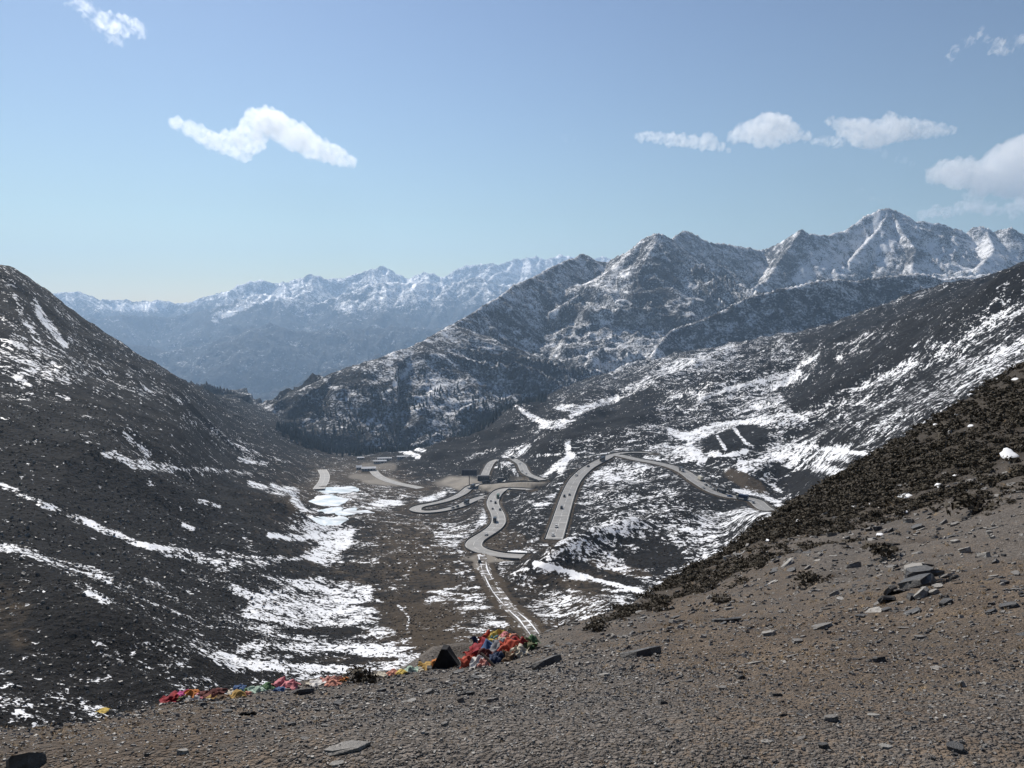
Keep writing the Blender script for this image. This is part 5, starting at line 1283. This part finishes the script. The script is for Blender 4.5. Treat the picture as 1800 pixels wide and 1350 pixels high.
def cloud(blobs, lab, dens, thr, seed, H=2350.0, fuzz=1.0):
    cx = sum(q[0] for q in blobs)/len(blobs); cyy = max(q[1]+q[2] for q in blobs)
    a, t = az_tan(cx, cyy); r = H/float(t)
    c0 = Vector((r*math.sin(float(a)), r*math.cos(float(a)), H)); k = c0.length/FPX
    rt = Vector((math.cos(float(a)), -math.sin(float(a)), 0)); fw = Vector((math.sin(float(a)), math.cos(float(a)), 0)); up = Vector((0, 0, 1))
    V_, F_ = [], []; off = 0; r_ = np.random.default_rng(seed)
    extra = []
    for bx, by, br in blobs:
        for _ in range(5):
            g = r_.uniform(-.4, 3.6); q = br*r_.uniform(.28, .55); extra.append((bx+math.cos(g)*br*.95, by-math.sin(g)*br*.85, q))
    blobs = [(q[0], q[1], q[2]*1.22) for q in blobs] + extra
    for bx, by, br in blobs:
        c = rt*((bx-cx)*k) + up*((cyy-by)*k) + fw*(r_.normal(0, .35)*br*k)
        R_ = br*k; q = ICO[0]*np.array([R_, R_*1.15, R_*.92]); V_.append(q+np.array(c)); F_.append(ICO[1]+off); off += len(q)
    me = np_mesh('cloud', np.vstack(V_), np.vstack(F_)); o = bpy.data.objects.new('cloud_tmp', me); COL.objects.link(o)
    md = o.modifiers.new('r', 'REMESH'); md.mode = 'VOXEL'; md.voxel_size = max(9.0, 1.25*k)
    dg = bpy.context.evaluated_depsgraph_get(); m2 = bpy.data.meshes.new_from_object(o.evaluated_get(dg)); bpy.data.objects.remove(o); bpy.data.meshes.remove(me)
    n = len(m2.vertices); co = np.empty(n*3, np.float32); m2.vertices.foreach_get('co', co); co = co.reshape(-1, 3).astype(float)
    nr = np.empty(n*3, np.float32); m2.vertices.foreach_get('normal', nr); nr = nr.reshape(-1, 3)
    s = 1/(8*k); dsp = (fbm(co[:, 0]*s+seed, co[:, 2]*s+co[:, 1]*s*.7, 4, seed)*.9 + fbm(co[:, 0]*s*3+seed, co[:, 2]*s*3+co[:, 1]*s*2, 3, seed+5)*.35)*7.5*k*fuzz
    co = co + nr*dsp[:, None]; m2.vertices.foreach_set('co', co.astype(np.float32).reshape(-1)); m2.name = 'cloud'; m2.update()
    m2.materials.clear(); m2.materials.append(cloud_mat('cloud_vapour', dens*1.8/k/12, 1/(11*k), thr+.03, seed))
    o = link('cloud', m2, label=lab, category='cloud', group='clouds in the blue sky'); o.location = c0
    return o
cloud([(335,234,9),(352,240,11),(370,248,12),(388,256,13),(405,264,12),(420,270,11),(436,277,8),(440,250,12),(445,232,16),(455,222,18),(468,216,18),(480,228,20),(495,232,20),(510,240,20),(525,247,19),(540,253,18),(556,260,16),(572,266,15),(588,271,12),(600,276,9),(455,245,14),(425,243,10),(418,254,11),(432,258,12),(446,262,11),(452,256,12),(440,242,11),(408,250,9)],
      'largest cloud, long white and humped, left of centre', .30, .34, 3)
cloud([(1130,238,7),(1145,240,8),(1162,243,9),(1180,247,10),(1198,250,10),(1216,253,10),(1234,255,10),(1248,258,9),(1262,263,6),(1272,268,4),(1185,243,7),(1240,247,8)], 'thin slanting cloud right of centre', .34, .37, 5)
cloud([(1300,240,9),(1314,234,14),(1330,232,17),(1348,228,19),(1365,232,18),(1380,238,15),(1394,243,10),(1408,247,7),(1420,254,4),(1340,244,12),(1360,245,12)], 'compact domed cloud, middle one of the right-hand trio', .30, .35, 6)
cloud([(1442,247,6),(1456,250,8),(1470,252,9),(1480,244,6)], 'small ragged puff between the two right-hand clouds', .28, .41, 8)
cloud([(1478,210,6),(1490,216,9),(1505,225,14),(1522,232,18),(1540,236,19),(1558,234,18),(1575,233,16),(1592,236,14),(1610,239,12),(1628,241,9),(1644,243,6),(1530,246,10),(1560,218,10)], 'broad ragged cloud pointing right, above the highest peak', .34, .36, 9)
cloud([(1670,308,11),(1685,306,16),(1702,308,20),(1722,314,18),(1742,312,22),(1760,302,25),(1780,296,26),(1800,304,28),(1826,306,30),(1730,330,14),(1765,328,20),(1795,332,22)], 'big rounded cloud cut off by the right edge', .32, .32, 10)
cloud([(1640,374,8),(1655,370,9),(1672,374,8),(1690,368,9),(1708,366,10),(1725,372,9),(1700,352,7),(1715,350,7),(1738,376,6)], 'low ragged cloud just above the right-hand peaks', .36, .37, 11, H=2200)
cloud([(1782,368,8),(1796,362,11),(1812,364,13),(1786,378,6)], 'small low cloud at the right edge, above the last peak', .36, .36, 12, H=2200)
cloud([(155,30,9),(168,38,10),(182,44,13),(198,48,14),(214,50,13),(228,50,10),(236,56,7),(196,64,9),(206,74,6)], 'wispy cloud at the top left', .24, .43, 13, fuzz=1.6)
cloud([(1690,92,5),(1702,84,6),(1716,74,6),(1728,64,6),(1740,76,5),(1752,86,10),(1762,92,8),(1776,84,7),(1790,82,9),(1806,82,10)], 'torn wisps at the top right', .34, .44, 14, fuzz=1.6)
cloud([(1548,268,5),(1560,275,6),(1574,279,6),(1588,284,5),(1598,288,4)], 'faint wisp under the broad ragged cloud', .16, .47, 15, fuzz=1.4)
cloud([(1538,352,6),(1552,352,7),(1566,354,5)], 'faint puff above the highest peak', .08, .46, 16, H=2200)
cloud([(1592,370,6),(1604,371,7),(1614,373,5)], 'faint puff right of the highest peak', .08, .46, 17, H=2200)
cloud([(985,240,4),(996,243,6),(1008,246,4)], 'tiny faint wisp high above the centre', .06, .47, 18)
cloud([(1512,338,5),(1518,343,5)], 'tiny puff left of the highest peak', .10, .45, 19, H=2200)

# ------------------------------------------------------------------ haze: the air of the valley
b = NB('haze'); pv = b.n('ShaderNodeVolumePrincipled'); pv.inputs['Color'].default_value = (.50, .72, 1, 1)
pv.inputs['Density'].default_value = HAZE_DENSITY; pv.inputs['Anisotropy'].default_value = .25; b.L.new(pv.outputs[0], b.out.inputs['Volume'])
hx, hy0, hy1, hz0, hz1 = 17000, -400, 18500, -1100, 1950
me = np_mesh('haze', [(-hx, hy0, hz0), (hx, hy0, hz0), (hx, hy1, hz0), (-hx, hy1, hz0), (-hx, hy0, hz1), (hx, hy0, hz1), (hx, hy1, hz1), (-hx, hy1, hz1)],
             [(0, 3, 2, 1), (4, 5, 6, 7), (0, 1, 5, 4), (1, 2, 6, 5), (2, 3, 7, 6), (3, 0, 4, 7)])
link('haze', me, b.m, kind='stuff', label='thin blue haze filling the valley air')
